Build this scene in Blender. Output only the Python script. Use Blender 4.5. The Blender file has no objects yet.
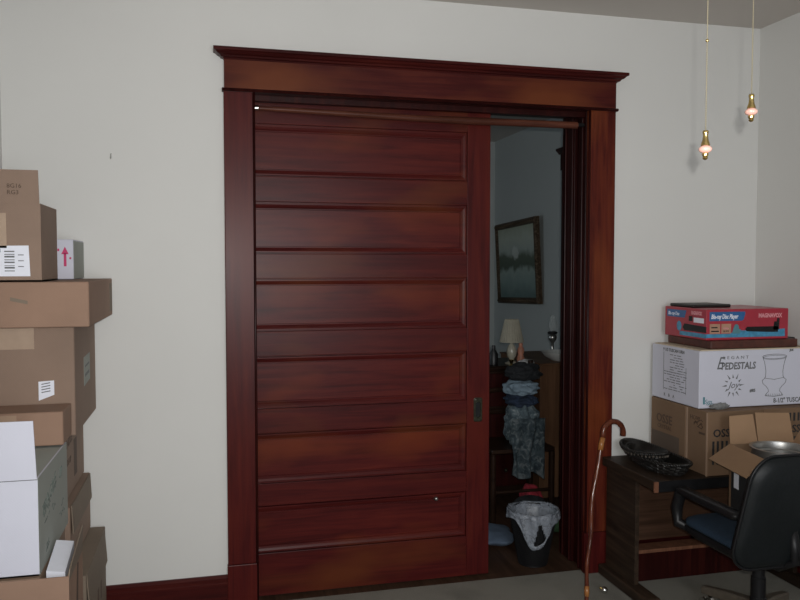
import bpy, bmesh, math, random
from mathutils import Vector, Matrix, noise
R = math.radians
PI = math.pi
sc = bpy.context.scene
COL = sc.collection
VX, VY, VZ = Vector((1, 0, 0)), Vector((0, 1, 0)), Vector((0, 0, 1))

# ------------------------------------------------------------ materials
MATS = {}
def new_mat(name):
    m = bpy.data.materials.new(name); m.use_nodes = True
    MATS[name] = m
    nt = m.node_tree
    return m, nt, nt.nodes['Principled BSDF']

def N(nt, kind, **kw):
    n = nt.nodes.new(kind)
    for k, v in kw.items():
        if k in n.inputs: n.inputs[k].default_value = v
        else: setattr(n, k, v)
    return n

def ramp(nt, fac, stops):
    r = nt.nodes.new('ShaderNodeValToRGB')
    els = r.color_ramp.elements
    while len(els) < len(stops): els.new(0.5)
    for e, (p, c) in zip(els, stops):
        e.position = p; e.color = (*c, 1)
    nt.links.new(fac, r.inputs[0])
    return r.outputs[0]

def bump(nt, b, height, strength=0.2, dist=0.01):
    n = N(nt, 'ShaderNodeBump', Strength=strength, Distance=dist)
    nt.links.new(height, n.inputs['Height']); nt.links.new(n.outputs[0], b.inputs['Normal'])

def coords(nt, scale=(1, 1, 1)):
    t = nt.nodes.new('ShaderNodeTexCoord'); mp = nt.nodes.new('ShaderNodeMapping')
    mp.inputs['Scale'].default_value = scale
    nt.links.new(t.outputs['Object'], mp.inputs[0])
    return mp.outputs[0]

def plain(name, col, rough=0.6, metal=0.0, var=0.12, scale=30, bmp=0.0, coat=0.0, spec=0.5, aniso=(1, 1, 1)):
    m, nt, b = new_mat(name)
    v = coords(nt, aniso)
    n = N(nt, 'ShaderNodeTexNoise', Scale=scale, Detail=4)
    nt.links.new(v, n.inputs['Vector'])
    c = ramp(nt, n.outputs['Fac'], [(0.3, tuple(x * (1 - var) for x in col)), (0.7, tuple(min(1, x * (1 + var)) for x in col))])
    nt.links.new(c, b.inputs['Base Color'])
    b.inputs['Roughness'].default_value = rough
    b.inputs['Metallic'].default_value = metal
    b.inputs['Coat Weight'].default_value = coat
    b.inputs['Coat Roughness'].default_value = 0.2
    b.inputs['Specular IOR Level'].default_value = spec
    if bmp: bump(nt, b, n.outputs['Fac'], bmp, 0.004)
    return m

def wood(name, dark, mid, light, axis='X', rough=0.36, patch=None, grain=1.0, coat=0.03, crough=.25, spec=.13):
    """grain runs along axis; patch = (colour, position, amount) worn orange areas of the finish"""
    m, nt, b = new_mat(name)
    s = {'X': (1.2, 22, 22), 'Y': (22, 1.2, 22), 'Z': (22, 22, 1.2)}[axis]
    v = coords(nt, tuple(x * grain for x in s))
    n = N(nt, 'ShaderNodeTexNoise', Scale=1.6, Detail=7, Roughness=0.62, Distortion=0.6)
    nt.links.new(v, n.inputs['Vector'])
    c = ramp(nt, n.outputs['Fac'], [(0.28, dark), (0.5, mid), (0.74, light)])
    v2 = coords(nt, {'X': (1.0, 2.4, 2.4), 'Y': (2.4, 1, 2.4), 'Z': (2.4, 2.4, 1.0)}[axis])
    n2 = N(nt, 'ShaderNodeTexNoise', Scale=1.5, Detail=3)
    nt.links.new(v2, n2.inputs['Vector'])
    mx = nt.nodes.new('ShaderNodeMix'); mx.data_type = 'RGBA'; mx.blend_type = 'MIX'
    f = ramp(nt, n2.outputs['Fac'], [(0.5, (0, 0, 0)), (0.72, (1, 1, 1))])
    nt.links.new(f, mx.inputs[0]); nt.links.new(c, mx.inputs[6])
    pc = patch or tuple(x * 0.6 for x in mid)
    mx.inputs[7].default_value = (*pc, 1)
    nt.links.new(mx.outputs[2], b.inputs['Base Color'])
    b.inputs['Roughness'].default_value = rough
    b.inputs['Coat Weight'].default_value = coat
    b.inputs['Coat Roughness'].default_value = crough
    b.inputs['Specular IOR Level'].default_value = spec
    bump(nt, b, n.outputs['Fac'], 0.12, 0.003)
    return m

def wall_paint(name, col, rough=0.75):
    m, nt, b = new_mat(name)
    v = coords(nt)
    n = N(nt, 'ShaderNodeTexNoise', Scale=1.3, Detail=3); nt.links.new(v, n.inputs['Vector'])
    c = ramp(nt, n.outputs['Fac'], [(0.3, tuple(x * 0.96 for x in col)), (0.7, col)])
    nt.links.new(c, b.inputs['Base Color'])
    b.inputs['Roughness'].default_value = rough
    n2 = N(nt, 'ShaderNodeTexNoise', Scale=9, Detail=5); nt.links.new(v, n2.inputs['Vector'])
    bump(nt, b, n2.outputs['Fac'], 0.25, 0.004)
    return m

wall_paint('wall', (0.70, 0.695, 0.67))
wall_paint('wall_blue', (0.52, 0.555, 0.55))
wall_paint('ceiling', (0.56, 0.52, 0.48))
D_, M_, L_ = (0.036, 0.0050, 0.0052), (0.066, 0.0085, 0.0080), (0.098, 0.014, 0.010)
wood('mahogany_h', D_, M_, L_, 'X', patch=(0.105, 0.026, 0.010))
wood('mahogany_panel', D_, (0.074, .0095, .0085), (0.110, 0.016, 0.011), 'X', patch=(0.14, 0.027, 0.010))
wood('mahogany_v', D_, (0.070, .0085, .0078), (0.105, .016, .010), 'Z', patch=(0.095, .013, .008))
wood('mahogany_worn', D_, (0.095, .016, .009), (0.15, .034, .013), 'Z', patch=(0.17, .042, .013))
wood('mahogany_header', D_, (0.062, .010, .0085), (0.10, .020, .012), 'X', patch=(0.135, .036, .014))
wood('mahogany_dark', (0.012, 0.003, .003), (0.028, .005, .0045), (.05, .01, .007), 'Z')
wood('baseboard_wood', (0.02, .004, .004), (0.05, .007, .0065), (.08, .013, .009), 'X')
wood('dowel_wood', (0.05, .016, .010), (0.09, .030, .019), (.14, .048, .028), 'X', rough=.35)
wood('desk_wood', (0.012, 0.008, .006), (0.034, .022, .015), (.06, .038, .024), 'Y', rough=.5, coat=.1)
wood('desk_panel', (0.035, 0.018, .011), (0.07, .036, .022), (.10, .053, .032), 'X', rough=.55, coat=0)
wood('desk_light', (0.11, 0.05, .03), (0.19, .085, .05), (.26, .12, .07), 'Z', rough=.5)
wood('cane_wood', (0.035, 0.009, .006), (0.10, .025, .012), (.17, .045, .018), 'Z', rough=.25, coat=.5, crough=.12)
wood('cane_light', (0.16, 0.06, .02), (0.3, .12, .035), (.42, .19, .06), 'Z', rough=.25, coat=.6)
wood('floorboards', (0.03, 0.016, .010), (0.06, .032, .020), (.09, .05, .032), 'Y', rough=.4)
wood('cabinet_wood', (0.08, 0.04, .022), (0.13, .066, .036), (.17, .09, .05), 'Z', rough=.5)
wood('dresser_wood', (0.012, 0.006, .004), (0.022, .011, .007), (.035, .018, .011), 'X', rough=.4)
wood('frame_wood', (0.03, 0.018, .012), (0.08, .055, .035), (.2, .15, .10), 'Y', rough=.45, grain=1.6)

def cardboard(name, col, spot=0.08):
    m, nt, b = new_mat(name)
    v = coords(nt)
    n = N(nt, 'ShaderNodeTexNoise', Scale=5, Detail=6, Roughness=.6); nt.links.new(v, n.inputs['Vector'])
    c = ramp(nt, n.outputs['Fac'], [(0.3, tuple(x * (1 - spot) for x in col)), (0.7, tuple(x * (1 + spot) for x in col))])
    nt.links.new(c, b.inputs['Base Color'])
    w = N(nt, 'ShaderNodeTexWave', Scale=70, Distortion=.2); w.bands_direction = 'DIAGONAL'
    nt.links.new(v, w.inputs['Vector'])
    bump(nt, b, w.outputs['Fac'], 0.10, 0.001)
    b.inputs['Roughness'].default_value = 0.8
    return m
cardboard('cardboard', (0.255, 0.175, 0.130))
cardboard('cardboard_warm', (0.29, 0.180, 0.125))
cardboard('cardboard_pale', (0.36, 0.245, 0.17))
cardboard('cardboard_grey', (0.20, 0.155, 0.115))  # greyer board; on the side flaps it carries their shade
cardboard('cardboard_right', (0.185, 0.112, 0.064))  # flash falloff on the right stack put into a darker board colour
cardboard('cardboard_tan', (0.30, 0.185, 0.105))
cardboard('cardboard_print', (0.105, 0.075, 0.055))
cardboard('board_white', (0.60, 0.605, 0.69), .02)
cardboard('board_white_grey', (0.33, 0.35, 0.32), .03)
cardboard('board_cream', (0.55, 0.46, 0.34), .04)
plain('tape', (0.40, 0.29, 0.21), .25, var=.04, coat=.3)
plain('clear_tape', (0.16, 0.165, 0.165), .15, var=.35, scale=60, coat=.8, bmp=.5)
plain('paper', (0.78, 0.80, 0.88), .6, var=.02)
plain('ink_black', (0.02, 0.02, 0.022), .6, var=.05)
plain('ink_grey', (0.13, 0.135, 0.14), .6, var=.05)
plain('ink_brown', (0.085, 0.05, 0.032), .7, var=.1)
plain('ink_green', (0.15, 0.19, 0.17), .7, var=.1)
plain('ink_pink', (0.55, 0.03, 0.14), .6, var=.05)
plain('ink_teal', (0.08, 0.22, 0.26), .6, var=.05)
plain('red_card', (0.36, 0.02, 0.04), .4, var=.06, coat=.2)
plain('blue_print', (0.02, 0.11, 0.30), .4, var=.06, coat=.2)
plain('cyan_print', (0.05, 0.25, 0.42), .4, var=.25, scale=40, coat=.2)
plain('tan_print', (0.42, 0.24, 0.16), .5, var=.08)
plain('pink_print', (0.70, 0.30, 0.33), .5, var=.05)
plain('dark_tray', (0.075, 0.02, 0.013), .5, var=.3)
plain('black_plastic', (0.009, 0.009, 0.010), .42, var=.2, spec=.3)
plain('black_lid', (0.014, 0.011, 0.010), .5, var=.2)
plain('chair_black', (0.009, 0.011, 0.012), .45, var=.15, scale=90, bmp=.15, spec=.25)
plain('chair_blue', (0.012, 0.030, 0.056), .85, var=.2, scale=120, bmp=.3)
plain('chair_metal', (0.16, 0.135, 0.105), .45, metal=.35, var=.1)
plain('grey_metal', (0.13, 0.13, 0.13), .4, metal=.5, var=.1)
plain('chrome', (0.75, 0.75, 0.72), .16, metal=1, var=.05)
plain('aluminium', (0.42, 0.42, 0.41), .38, metal=.9, var=.08, aniso=(1, 1, 20))
plain('brass', (0.75, 0.56, 0.22), .22, metal=1, var=.08)
plain('chain_brass', (.34, .30, .20), .4, metal=.4, var=.1)
plain('old_brass', (0.035, 0.035, 0.022), .4, metal=.6, var=.5, scale=80)
plain('ceramic_pink', (0.80, 0.46, 0.38), .2, var=.04, coat=.5)
plain('ceramic_lamp', (0.36, 0.34, 0.27), .3, var=.1, coat=.3)
plain('ceramic_white', (0.62, 0.64, 0.63), .25, var=.03, coat=.4)
plain('wicker', (0.012, 0.011, 0.010), .36, var=.5, scale=70, coat=.1, spec=.35)
plain('wicker_pale', (0.10, 0.085, 0.07), .4, var=.6, scale=90)
plain('wire_black', (0.006, 0.006, 0.007), .45, var=.2)
plain('cloth_navy', (0.012, 0.022, 0.045), .9, var=.3, scale=20)
plain('cloth_black', (0.010, 0.011, 0.013), .9, var=.3, scale=20)
plain('cloth_blue', (0.17, 0.23, 0.28), .9, var=.12, scale=12)
plain('cloth_red', (0.30, 0.02, 0.035), .85, var=.2)
plain('cloth_white', (0.5, 0.5, 0.5), .9, var=.1)
plain('cloth_green', (0.035, 0.085, 0.035), .8, var=.2)
plain('cloth_slate', (0.09, 0.125, 0.18), .9, var=.25, scale=8)
plain('shade_cloth', (0.30, 0.28, 0.22), .9, var=.08)
plain('figurine_orange', (0.45, 0.19, 0.12), .5, var=.3)
plain('steel_dull', (0.4, 0.4, 0.38), .3, metal=.9, var=.1)

def patterned():
    m, nt, b = new_mat('cloth_pattern')
    v = coords(nt)
    n = N(nt, 'ShaderNodeTexNoise', Scale=26, Detail=3, Distortion=1.2); nt.links.new(v, n.inputs['Vector'])
    c = ramp(nt, n.outputs['Fac'], [(0.36, (.045, .065, .08)), (0.5, (.09, .125, .14)), (0.66, (0.24, .27, .28))])
    nt.links.new(c, b.inputs['Base Color']); b.inputs['Roughness'].default_value = .9
patterned()
def carpet():
    m, nt, b = new_mat('carpet')
    v = coords(nt)
    n = N(nt, 'ShaderNodeTexNoise', Scale=260, Detail=3); nt.links.new(v, n.inputs['Vector'])
    n2 = N(nt, 'ShaderNodeTexNoise', Scale=4, Detail=4); nt.links.new(v, n2.inputs['Vector'])
    a = nt.nodes.new('ShaderNodeMath'); a.operation = 'ADD'
    nt.links.new(n.outputs['Fac'], a.inputs[0]); nt.links.new(n2.outputs['Fac'], a.inputs[1])
    c = ramp(nt, a.outputs[0], [(0.6, (.13, .125, .105)), (1.0, (.25, .24, .205))])
    r = nt.nodes.new('ShaderNodeMapRange')
    nt.links.new(c, b.inputs['Base Color']); b.inputs['Roughness'].default_value = .95
    bump(nt, b, n.outputs['Fac'], 0.6, 0.006)
carpet()
def bag_plastic():
    m, nt, b = new_mat('bag_plastic')
    v = coords(nt)
    n = N(nt, 'ShaderNodeTexNoise', Scale=25, Detail=4, Distortion=1.5); nt.links.new(v, n.inputs['Vector'])
    b.inputs['Base Color'].default_value = (.30, .33, .38, 1); b.inputs['Roughness'].default_value = .35
    tr = nt.nodes.new('ShaderNodeBsdfTransparent'); mx = nt.nodes.new('ShaderNodeMixShader')
    f = ramp(nt, n.outputs['Fac'], [(0.35, (.35, .35, .35)), (0.65, (.75, .75, .75))])
    nt.links.new(f, mx.inputs[0]); nt.links.new(tr.outputs[0], mx.inputs[1]); nt.links.new(b.outputs[0], mx.inputs[2])
    nt.links.new(mx.outputs[0], nt.nodes['Material Output'].inputs[0])
    bump(nt, b, n.outputs['Fac'], .6, .01)
bag_plastic()
def glass():
    m, nt, b = new_mat('glass')
    b.inputs['Base Color'].default_value = (.7, .75, .75, 1); b.inputs['Roughness'].default_value = .05
    tr = nt.nodes.new('ShaderNodeBsdfTransparent'); mx = nt.nodes.new('ShaderNodeMixShader')
    mx.inputs[0].default_value = .12
    nt.links.new(tr.outputs[0], mx.inputs[1]); nt.links.new(b.outputs[0], mx.inputs[2])
    nt.links.new(mx.outputs[0], nt.nodes['Material Output'].inputs[0])
glass()
def painting():
    m, nt, b = new_mat('painting')
    t = nt.nodes.new('ShaderNodeTexCoord'); sp = nt.nodes.new('ShaderNodeSeparateXYZ')
    nt.links.new(t.outputs['Object'], sp.inputs[0])
    n = N(nt, 'ShaderNodeTexNoise', Scale=9, Detail=5); nt.links.new(t.outputs['Object'], n.inputs['Vector'])
    a = nt.nodes.new('ShaderNodeMath'); a.operation = 'MULTIPLY_ADD'; a.inputs[1].default_value = .16
    nt.links.new(n.outputs['Fac'], a.inputs[0]); nt.links.new(sp.outputs['Z'], a.inputs[2])
    mr = nt.nodes.new('ShaderNodeMapRange'); mr.inputs[1].default_value = -.25; mr.inputs[2].default_value = .46
    nt.links.new(a.outputs[0], mr.inputs[0])
    c = ramp(nt, mr.outputs[0], [(0.0, (.12, .19, .18)), (.22, (.26, .35, .33)), (.34, (.34, .42, .38)), (.40, (.08, .11, .08)),
                                (.53, (.11, .14, .10)), (.62, (.42, .48, .44)), (.78, (.50, .55, .47)), (1.0, (.34, .37, .26))])
    mp = nt.nodes.new('ShaderNodeMapping'); mp.inputs['Location'].default_value = (0, .02, -.62); mp.inputs['Scale'].default_value = (0, 5.5, 7.0)
    nt.links.new(t.outputs['Object'], mp.inputs[0])
    n2 = N(nt, 'ShaderNodeTexNoise', Scale=14, Detail=4); nt.links.new(t.outputs['Object'], n2.inputs['Vector'])
    ln = nt.nodes.new('ShaderNodeVectorMath'); ln.operation = 'LENGTH'; nt.links.new(mp.outputs[0], ln.inputs[0])
    ad = nt.nodes.new('ShaderNodeMath'); ad.operation = 'ADD'; nt.links.new(ln.outputs['Value'], ad.inputs[0]); nt.links.new(n2.outputs['Fac'], ad.inputs[1])
    f = ramp(nt, ad.outputs[0], [(.8, (.8, .8, .8)), (1.0, (0, 0, 0))])
    mx = nt.nodes.new('ShaderNodeMix'); mx.data_type = 'RGBA'; nt.links.new(f, mx.inputs[0]); nt.links.new(c, mx.inputs[6]); mx.inputs[7].default_value = (.62, .66, .62, 1)
    nt.links.new(mx.outputs[2], b.inputs['Base Color']); b.inputs['Roughness'].default_value = .45
painting()
M = MATS

# ------------------------------------------------------------ helpers
ORG = {}
def origin(o): return ORG.get(o.name, Vector((0, 0, 0)))

def thing(name, label, cat, loc=(0, 0, 0), group=None):
    o = bpy.data.objects.new(name, None); COL.objects.link(o)
    o.location = loc; o.empty_display_size = .05
    ORG[o.name] = Vector(loc)
    return tag(o, label, cat, group)

def tag(o, label, cat, group=None):
    o['label'] = label; o['category'] = cat
    if group: o['group'] = group
    return o

def obj(name, bm, mat, parent=None, smooth=False, loc=None, recalc=True):
    if isinstance(bm, Pieces):
        for b in bm: o = obj('lettering' if id(b) in TEXTS else name, b, mat, parent)
        return o
    return obj1(name, bm, mat, parent, smooth, loc, recalc)

TEXTS = set()
def obj1(name, bm, mat, parent=None, smooth=False, loc=None, recalc=True):
    """links the bmesh (world coordinates) as one object; loc = the origin of a top-level mesh"""
    if recalc: bmesh.ops.recalc_face_normals(bm, faces=bm.faces)
    og = origin(parent) if parent else Vector(loc or (0, 0, 0))
    bmesh.ops.translate(bm, verts=bm.verts, vec=-og)
    me = bpy.data.meshes.new(name); bm.to_mesh(me); bm.free()
    me.materials.append(M[mat] if isinstance(mat, str) else mat)
    if smooth:
        for p in me.polygons: p.use_smooth = True
        if smooth == 'auto': me.set_sharp_from_angle(angle=R(38))
    o = bpy.data.objects.new(name, me); COL.objects.link(o)
    ORG[o.name] = og
    if parent: o.parent = parent
    else: o.location = og
    return o

def struct(name, bm, mat, parent=None, smooth=False, loc=None):
    o = obj(name, bm, mat, parent, smooth, loc)
    if not parent: o['kind'] = 'structure'
    return o

def bx(bm, x0, x1, y0, y1, z0, z1, bev=0.0, seg=2):
    r = bmesh.ops.create_cube(bm, size=1)
    vs = r['verts']
    for v in vs:
        v.co = Vector(((x0 + x1) / 2 + v.co.x * (x1 - x0), (y0 + y1) / 2 + v.co.y * (y1 - y0), (z0 + z1) / 2 + v.co.z * (z1 - z0)))
    if bev:
        es = list({e for v in vs for e in v.link_edges})
        bmesh.ops.bevel(bm, geom=es, offset=bev, segments=seg, affect='EDGES', profile=.5)
    return bm

def box(*a, **k): return bx(bmesh.new(), *a, **k)

def tube(bm, pts, rad, n=10, closed=False, caps=True, sx=1.0):
    pts = [Vector(p) for p in pts]
    rs = rad if isinstance(rad, (list, tuple)) else [rad] * len(pts)
    rings = []; up = None
    for i, p in enumerate(pts):
        if closed: t = pts[(i + 1) % len(pts)] - pts[i - 1]
        else: t = pts[min(i + 1, len(pts) - 1)] - pts[max(i - 1, 0)]
        t.normalize()
        if up is None: up = (VZ if abs(t.z) < .9 else VX).copy()
        a = t.cross(up).normalized(); b = a.cross(t).normalized(); up = b
        rings.append([bm.verts.new(p + (a * math.cos(2 * PI * k / n) * sx + b * math.sin(2 * PI * k / n)) * rs[i]) for k in range(n)])
    m = len(rings)
    for i in range(m if closed else m - 1):
        for k in range(n):
            bm.faces.new((rings[i][k], rings[i][(k + 1) % n], rings[(i + 1) % m][(k + 1) % n], rings[(i + 1) % m][k]))
    if caps and not closed:
        bm.faces.new(rings[0]); bm.faces.new(rings[-1])
    return bm

def lathe(bm, prof, c=(0, 0, 0), n=32, sx=1, sy=1, close=False):
    c = Vector(c); rings = []
    for r, z in prof:
        if r < 1e-6: rings.append([bm.verts.new(c + Vector((0, 0, z)))])
        else: rings.append([bm.verts.new(c + Vector((r * sx * math.cos(2 * PI * k / n), r * sy * math.sin(2 * PI * k / n), z))) for k in range(n)])
    prs = list(zip(rings, rings[1:])) + ([(rings[-1], rings[0])] if close else [])
    for A, B in prs:
        for k in range(n):
            j = (k + 1) % n
            if len(A) == 1 and len(B) == 1: continue
            if len(A) == 1: bm.faces.new((A[0], B[k], B[j]))
            elif len(B) == 1: bm.faces.new((A[k], A[j], B[0]))
            else: bm.faces.new((A[k], A[j], B[j], B[k]))
    return bm

def prism(bm, prof, axis, a0, a1):
    """extrude a closed 2D profile along an axis; axis X: profile (y,z); Y: (x,z); Z: (x,y)"""
    def P(u, v, a):
        return {'X': (a, u, v), 'Y': (u, a, v), 'Z': (u, v, a)}[axis]
    A = [bm.verts.new(P(u, v, a0)) for u, v in prof]; B = [bm.verts.new(P(u, v, a1)) for u, v in prof]
    n = len(prof)
    for i in range(n): bm.faces.new((A[i], A[(i + 1) % n], B[(i + 1) % n], B[i]))
    bm.faces.new(A); bm.faces.new(B)
    return bm

class Face:
    """a printed face of a box: o = lower-left corner as seen, u right, v up, n towards the viewer"""
    def __init__(s, o, u, v):
        s.o, s.u, s.v = Vector(o), Vector(u).normalized(), Vector(v).normalized(); s.n = s.u.cross(s.v)
    def p(s, a, b, d=0): return s.o + s.u * a + s.v * b + s.n * d
def front(x, y, z): return Face((x, y, z), VX, VZ)
def right_side(x, y, z): return Face((x, y, z), VY, VZ)
def left_side(x, y, z): return Face((x, y, z), -VY, VZ)

def slab(bm, F, pts, t=.0008, d0=0.0):
    A = [bm.verts.new(F.p(a, b, d0 + t)) for a, b in pts]; B = [bm.verts.new(F.p(a, b, d0 - .0001)) for a, b in pts]
    n = len(pts)
    bm.faces.new(A); bm.faces.new(B)
    for i in range(n): bm.faces.new((A[i], A[(i + 1) % n], B[(i + 1) % n], B[i]))
    return bm
def rect(bm, F, a0, b0, a1, b1, t=.0008, d0=0.0): return slab(bm, F, [(a0, b0), (a1, b0), (a1, b1), (a0, b1)], t, d0)
def stroke(bm, F, pts, w=.003, t=.0008, d0=0.0, closed=False):
    pts = [Vector(p) for p in pts]
    if closed: pts.append(pts[0])
    for p, q in zip(pts, pts[1:]):
        d = q - p
        if d.length < 1e-6: continue
        d.normalize(); m = Vector((-d.y, d.x)) * w / 2; e = d * w / 3
        slab(bm, F, [tuple(p - m - e), tuple(q - m + e), tuple(q + m + e), tuple(p + m - e)], t, d0)
    return bm
def text_bm(s, size, F, a, b, d=.0006, shear=0.0, squeeze=1.0, bold=0.0, rot=0.0):
    cu = bpy.data.curves.new('lettering', 'FONT'); cu.body = s; cu.size = size; cu.extrude = .0004; cu.shear = shear
    cu.offset = bold; cu.resolution_u = 2
    o = bpy.data.objects.new('lettering', cu); COL.objects.link(o)
    bpy.context.view_layer.update()
    me = bpy.data.meshes.new_from_object(o.evaluated_get(bpy.context.evaluated_depsgraph_get()))
    bm = bmesh.new(); bm.from_mesh(me)
    bpy.data.objects.remove(o); bpy.data.curves.remove(cu); bpy.data.meshes.remove(me)
    cr, sr = math.cos(rot), math.sin(rot)
    for v in bm.verts:
        x, y = v.co.x * squeeze, v.co.y
        x, y = x * cr - y * sr, x * sr + y * cr
        v.co = F.p(a + x, b + y, d + v.co.z)
    TEXTS.add(id(bm))
    return bm
class Pieces(list): pass
def pm(*bms): return Pieces(bms)
def merge(*bms):
    out = bms[0]
    for b in bms[1:]:
        me = bpy.data.meshes.new('m'); b.to_mesh(me); out.from_mesh(me); b.free(); bpy.data.meshes.remove(me)
    return out

# ------------------------------------------------------------ the room
CE = 2.865; XL, XR, YB = -0.836, 2.90, -5.2; Y2 = 3.95; XL2 = -1.0
OX0, OX1, OZ = 0.212, 1.896, 2.395      # the opening
WT = 0.28

struct('floor', box(XL - .1, XR + .1, YB - .1, 0.03, -.06, 0), 'carpet')
struct('floor_wood', box(XL2 - .1, XR + .1, 0.03, Y2 + .1, -.06, -.002), 'floorboards')
struct('ceiling', box(XL - .2, XR + .1, YB - .1, Y2 + .1, CE, CE + .08), 'ceiling')
bm = box(XL - .1, OX0 - .02, 0, .06, 0, CE)
bx(bm, OX1 + .02, XR, 0, .06, 0, CE); bx(bm, OX0 - .02, OX1 + .02, 0, .06, OZ + .04, CE)
struct('wall_back', bm, 'wall')
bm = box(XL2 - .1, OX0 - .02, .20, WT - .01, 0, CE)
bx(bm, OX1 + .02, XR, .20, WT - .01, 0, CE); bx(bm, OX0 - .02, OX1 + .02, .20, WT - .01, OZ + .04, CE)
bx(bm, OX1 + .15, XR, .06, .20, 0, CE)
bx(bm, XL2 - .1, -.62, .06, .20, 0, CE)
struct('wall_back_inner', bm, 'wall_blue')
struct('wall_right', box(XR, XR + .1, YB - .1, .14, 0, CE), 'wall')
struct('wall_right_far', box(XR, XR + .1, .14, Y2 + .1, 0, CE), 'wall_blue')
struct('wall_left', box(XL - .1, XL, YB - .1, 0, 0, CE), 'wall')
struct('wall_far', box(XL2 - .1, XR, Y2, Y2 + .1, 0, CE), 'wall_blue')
# far room's left wall with an unseen window added to let in fill light
wy0, wy1, wz0, wz1 = 1.3, 2.5, .9, 2.2
bm = box(XL2 - .1, XL2, WT - .01, wy0, 0, CE); bx(bm, XL2 - .1, XL2, wy1, Y2, 0, CE)
bx(bm, XL2 - .1, XL2, wy0, wy1, 0, wz0); bx(bm, XL2 - .1, XL2, wy0, wy1, wz1, CE)
struct('wall_left_far', bm, 'wall_blue')
w = struct('added_window', merge(box(XL2 - .07, XL2 + .015, wy0 - .0, wy0 + .05, wz0, wz1), box(XL2 - .07, XL2 + .015, wy1 - .05, wy1, wz0, wz1),
        box(XL2 - .07, XL2 + .015, wy0 + .05, wy1 - .05, wz0, wz0 + .05), box(XL2 - .07, XL2 + .015, wy0 + .05, wy1 - .05, wz1 - .05, wz1),
        box(XL2 - .06, XL2 - .02, wy0 + .05, wy1 - .05, 1.53, 1.57)), 'mahogany_dark')
# rear wall with the daylight window behind the camera
rx0, rx1, rz0, rz1 = 0.15, 1.45, 0.85, 2.35
bm = box(XL - .1, rx0, YB - .1, YB, 0, CE); bx(bm, rx1, XR, YB - .1, YB, 0, CE)
bx(bm, rx0, rx1, YB - .1, YB, 0, rz0); bx(bm, rx0, rx1, YB - .1, YB, rz1, CE)
struct('wall_rear', bm, 'wall')
w = struct('window_1', merge(box(rx0, rx0 + .05, YB - .08, YB + .015, rz0, rz1), box(rx1 - .05, rx1, YB - .08, YB + .015, rz0, rz1),
        box(rx0 + .05, rx1 - .05, YB - .08, YB + .015, rz0, rz0 + .05), box(rx0 + .05, rx1 - .05, YB - .08, YB + .015, rz1 - .05, rz1),
        box(rx0 + .05, rx1 - .05, YB - .07, YB - .03, 1.58, 1.62)), 'mahogany_dark')
struct('pane', box(rx0 + .05, rx1 - .05, YB - .055, YB - .050, rz0 + .05, rz1 - .05), 'glass', parent=w)

# baseboards
def bboard(name, x0, x1, z=.165):
    bm = prism(bmesh.new(), [(0, 0), (-.022, 0), (-.022, z - .035), (-.018, z - .03), (-.018, z - .012), (-.010, z), (0, z)], 'X', x0, x1)
    return struct(name, bm, 'baseboard_wood')
bboard('baseboard_back_left', XL, .083); bboard('baseboard_back_right', 2.036, XR)
bm = prism(bmesh.new(), [(XR, 0), (XR - .022, 0), (XR - .022, .13), (XR - .018, .135), (XR - .018, .153), (XR - .01, .165), (XR, .165)], 'Y', YB, -.022)
struct('baseboard_right', bm, 'baseboard_wood')
bm = prism(bmesh.new(), [(XL, 0), (XL + .022, 0), (XL + .022, .13), (XL + .01, .165), (XL, .165)], 'Y', YB, -.022)
struct('baseboard_left', bm, 'baseboard_wood')

# ------------------------------------------------------------ the door casing
def casing(name, x0, x1, mat, plz):
    inner = x1 if x0 < 1 else x0
    bm = box(x0, x1, -.024, 0, plz, 2.385, bev=.003)
    o = struct(name, bm, mat)
    bm = box(x0 - .003, x1 + .001, -.029, 0, 0, plz - .001, bev=.003)
    struct('plinth', bm, 'mahogany_v', parent=o)
    s = 1 if x0 < 1 else -1
    bm = bmesh.new(); tube(bm, [(inner - s * .004, -.024, 0.0), (inner - s * .004, -.024, 2.385)], .006, 8)
    struct('bead', bm, 'mahogany_dark', parent=o, smooth=True)
    return o
casing('trim_1', .085, .222, 'mahogany_v', .215)
casing('trim_2', 1.887, 2.036, 'mahogany_worn', .215)
h = struct('trim_3', box(.088, 2.033, -.030, 0, 2.392, 2.528, bev=.002), 'mahogany_header')
h['label'] = 'reddish brown header board over the sliding door opening'
bm = prism(bmesh.new(), [(0, 2.380), (-.034, 2.380), (-.040, 2.386), (-.034, 2.394), (0, 2.394)], 'X', .078, 2.043)
struct('fillet', bm, 'mahogany_dark', parent=h)
# crown: stepped cornice mitred round the ends
bm = bmesh.new()
prof = [(.030, 2.520), (.034, 2.527), (.044, 2.529), (.048, 2.536), (.058, 2.540), (.068, 2.550), (.076, 2.553), (.076, 2.566), (.070, 2.568)]
rings = []
for d, z in prof:
    e = d - .030
    rings.append([bm.verts.new(q) for q in ((.088 - e, 0, z), (.088 - e, -d, z), (2.033 + e, -d, z), (2.033 + e, 0, z))])
for A, B in zip(rings, rings[1:]):
    for k in range(3): bm.faces.new((A[k], A[k + 1], B[k + 1], B[k]))
bm.faces.new(rings[-1]); bm.faces.new(rings[0])
struct('crown', bm, 'baseboard_wood', parent=h)

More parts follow.
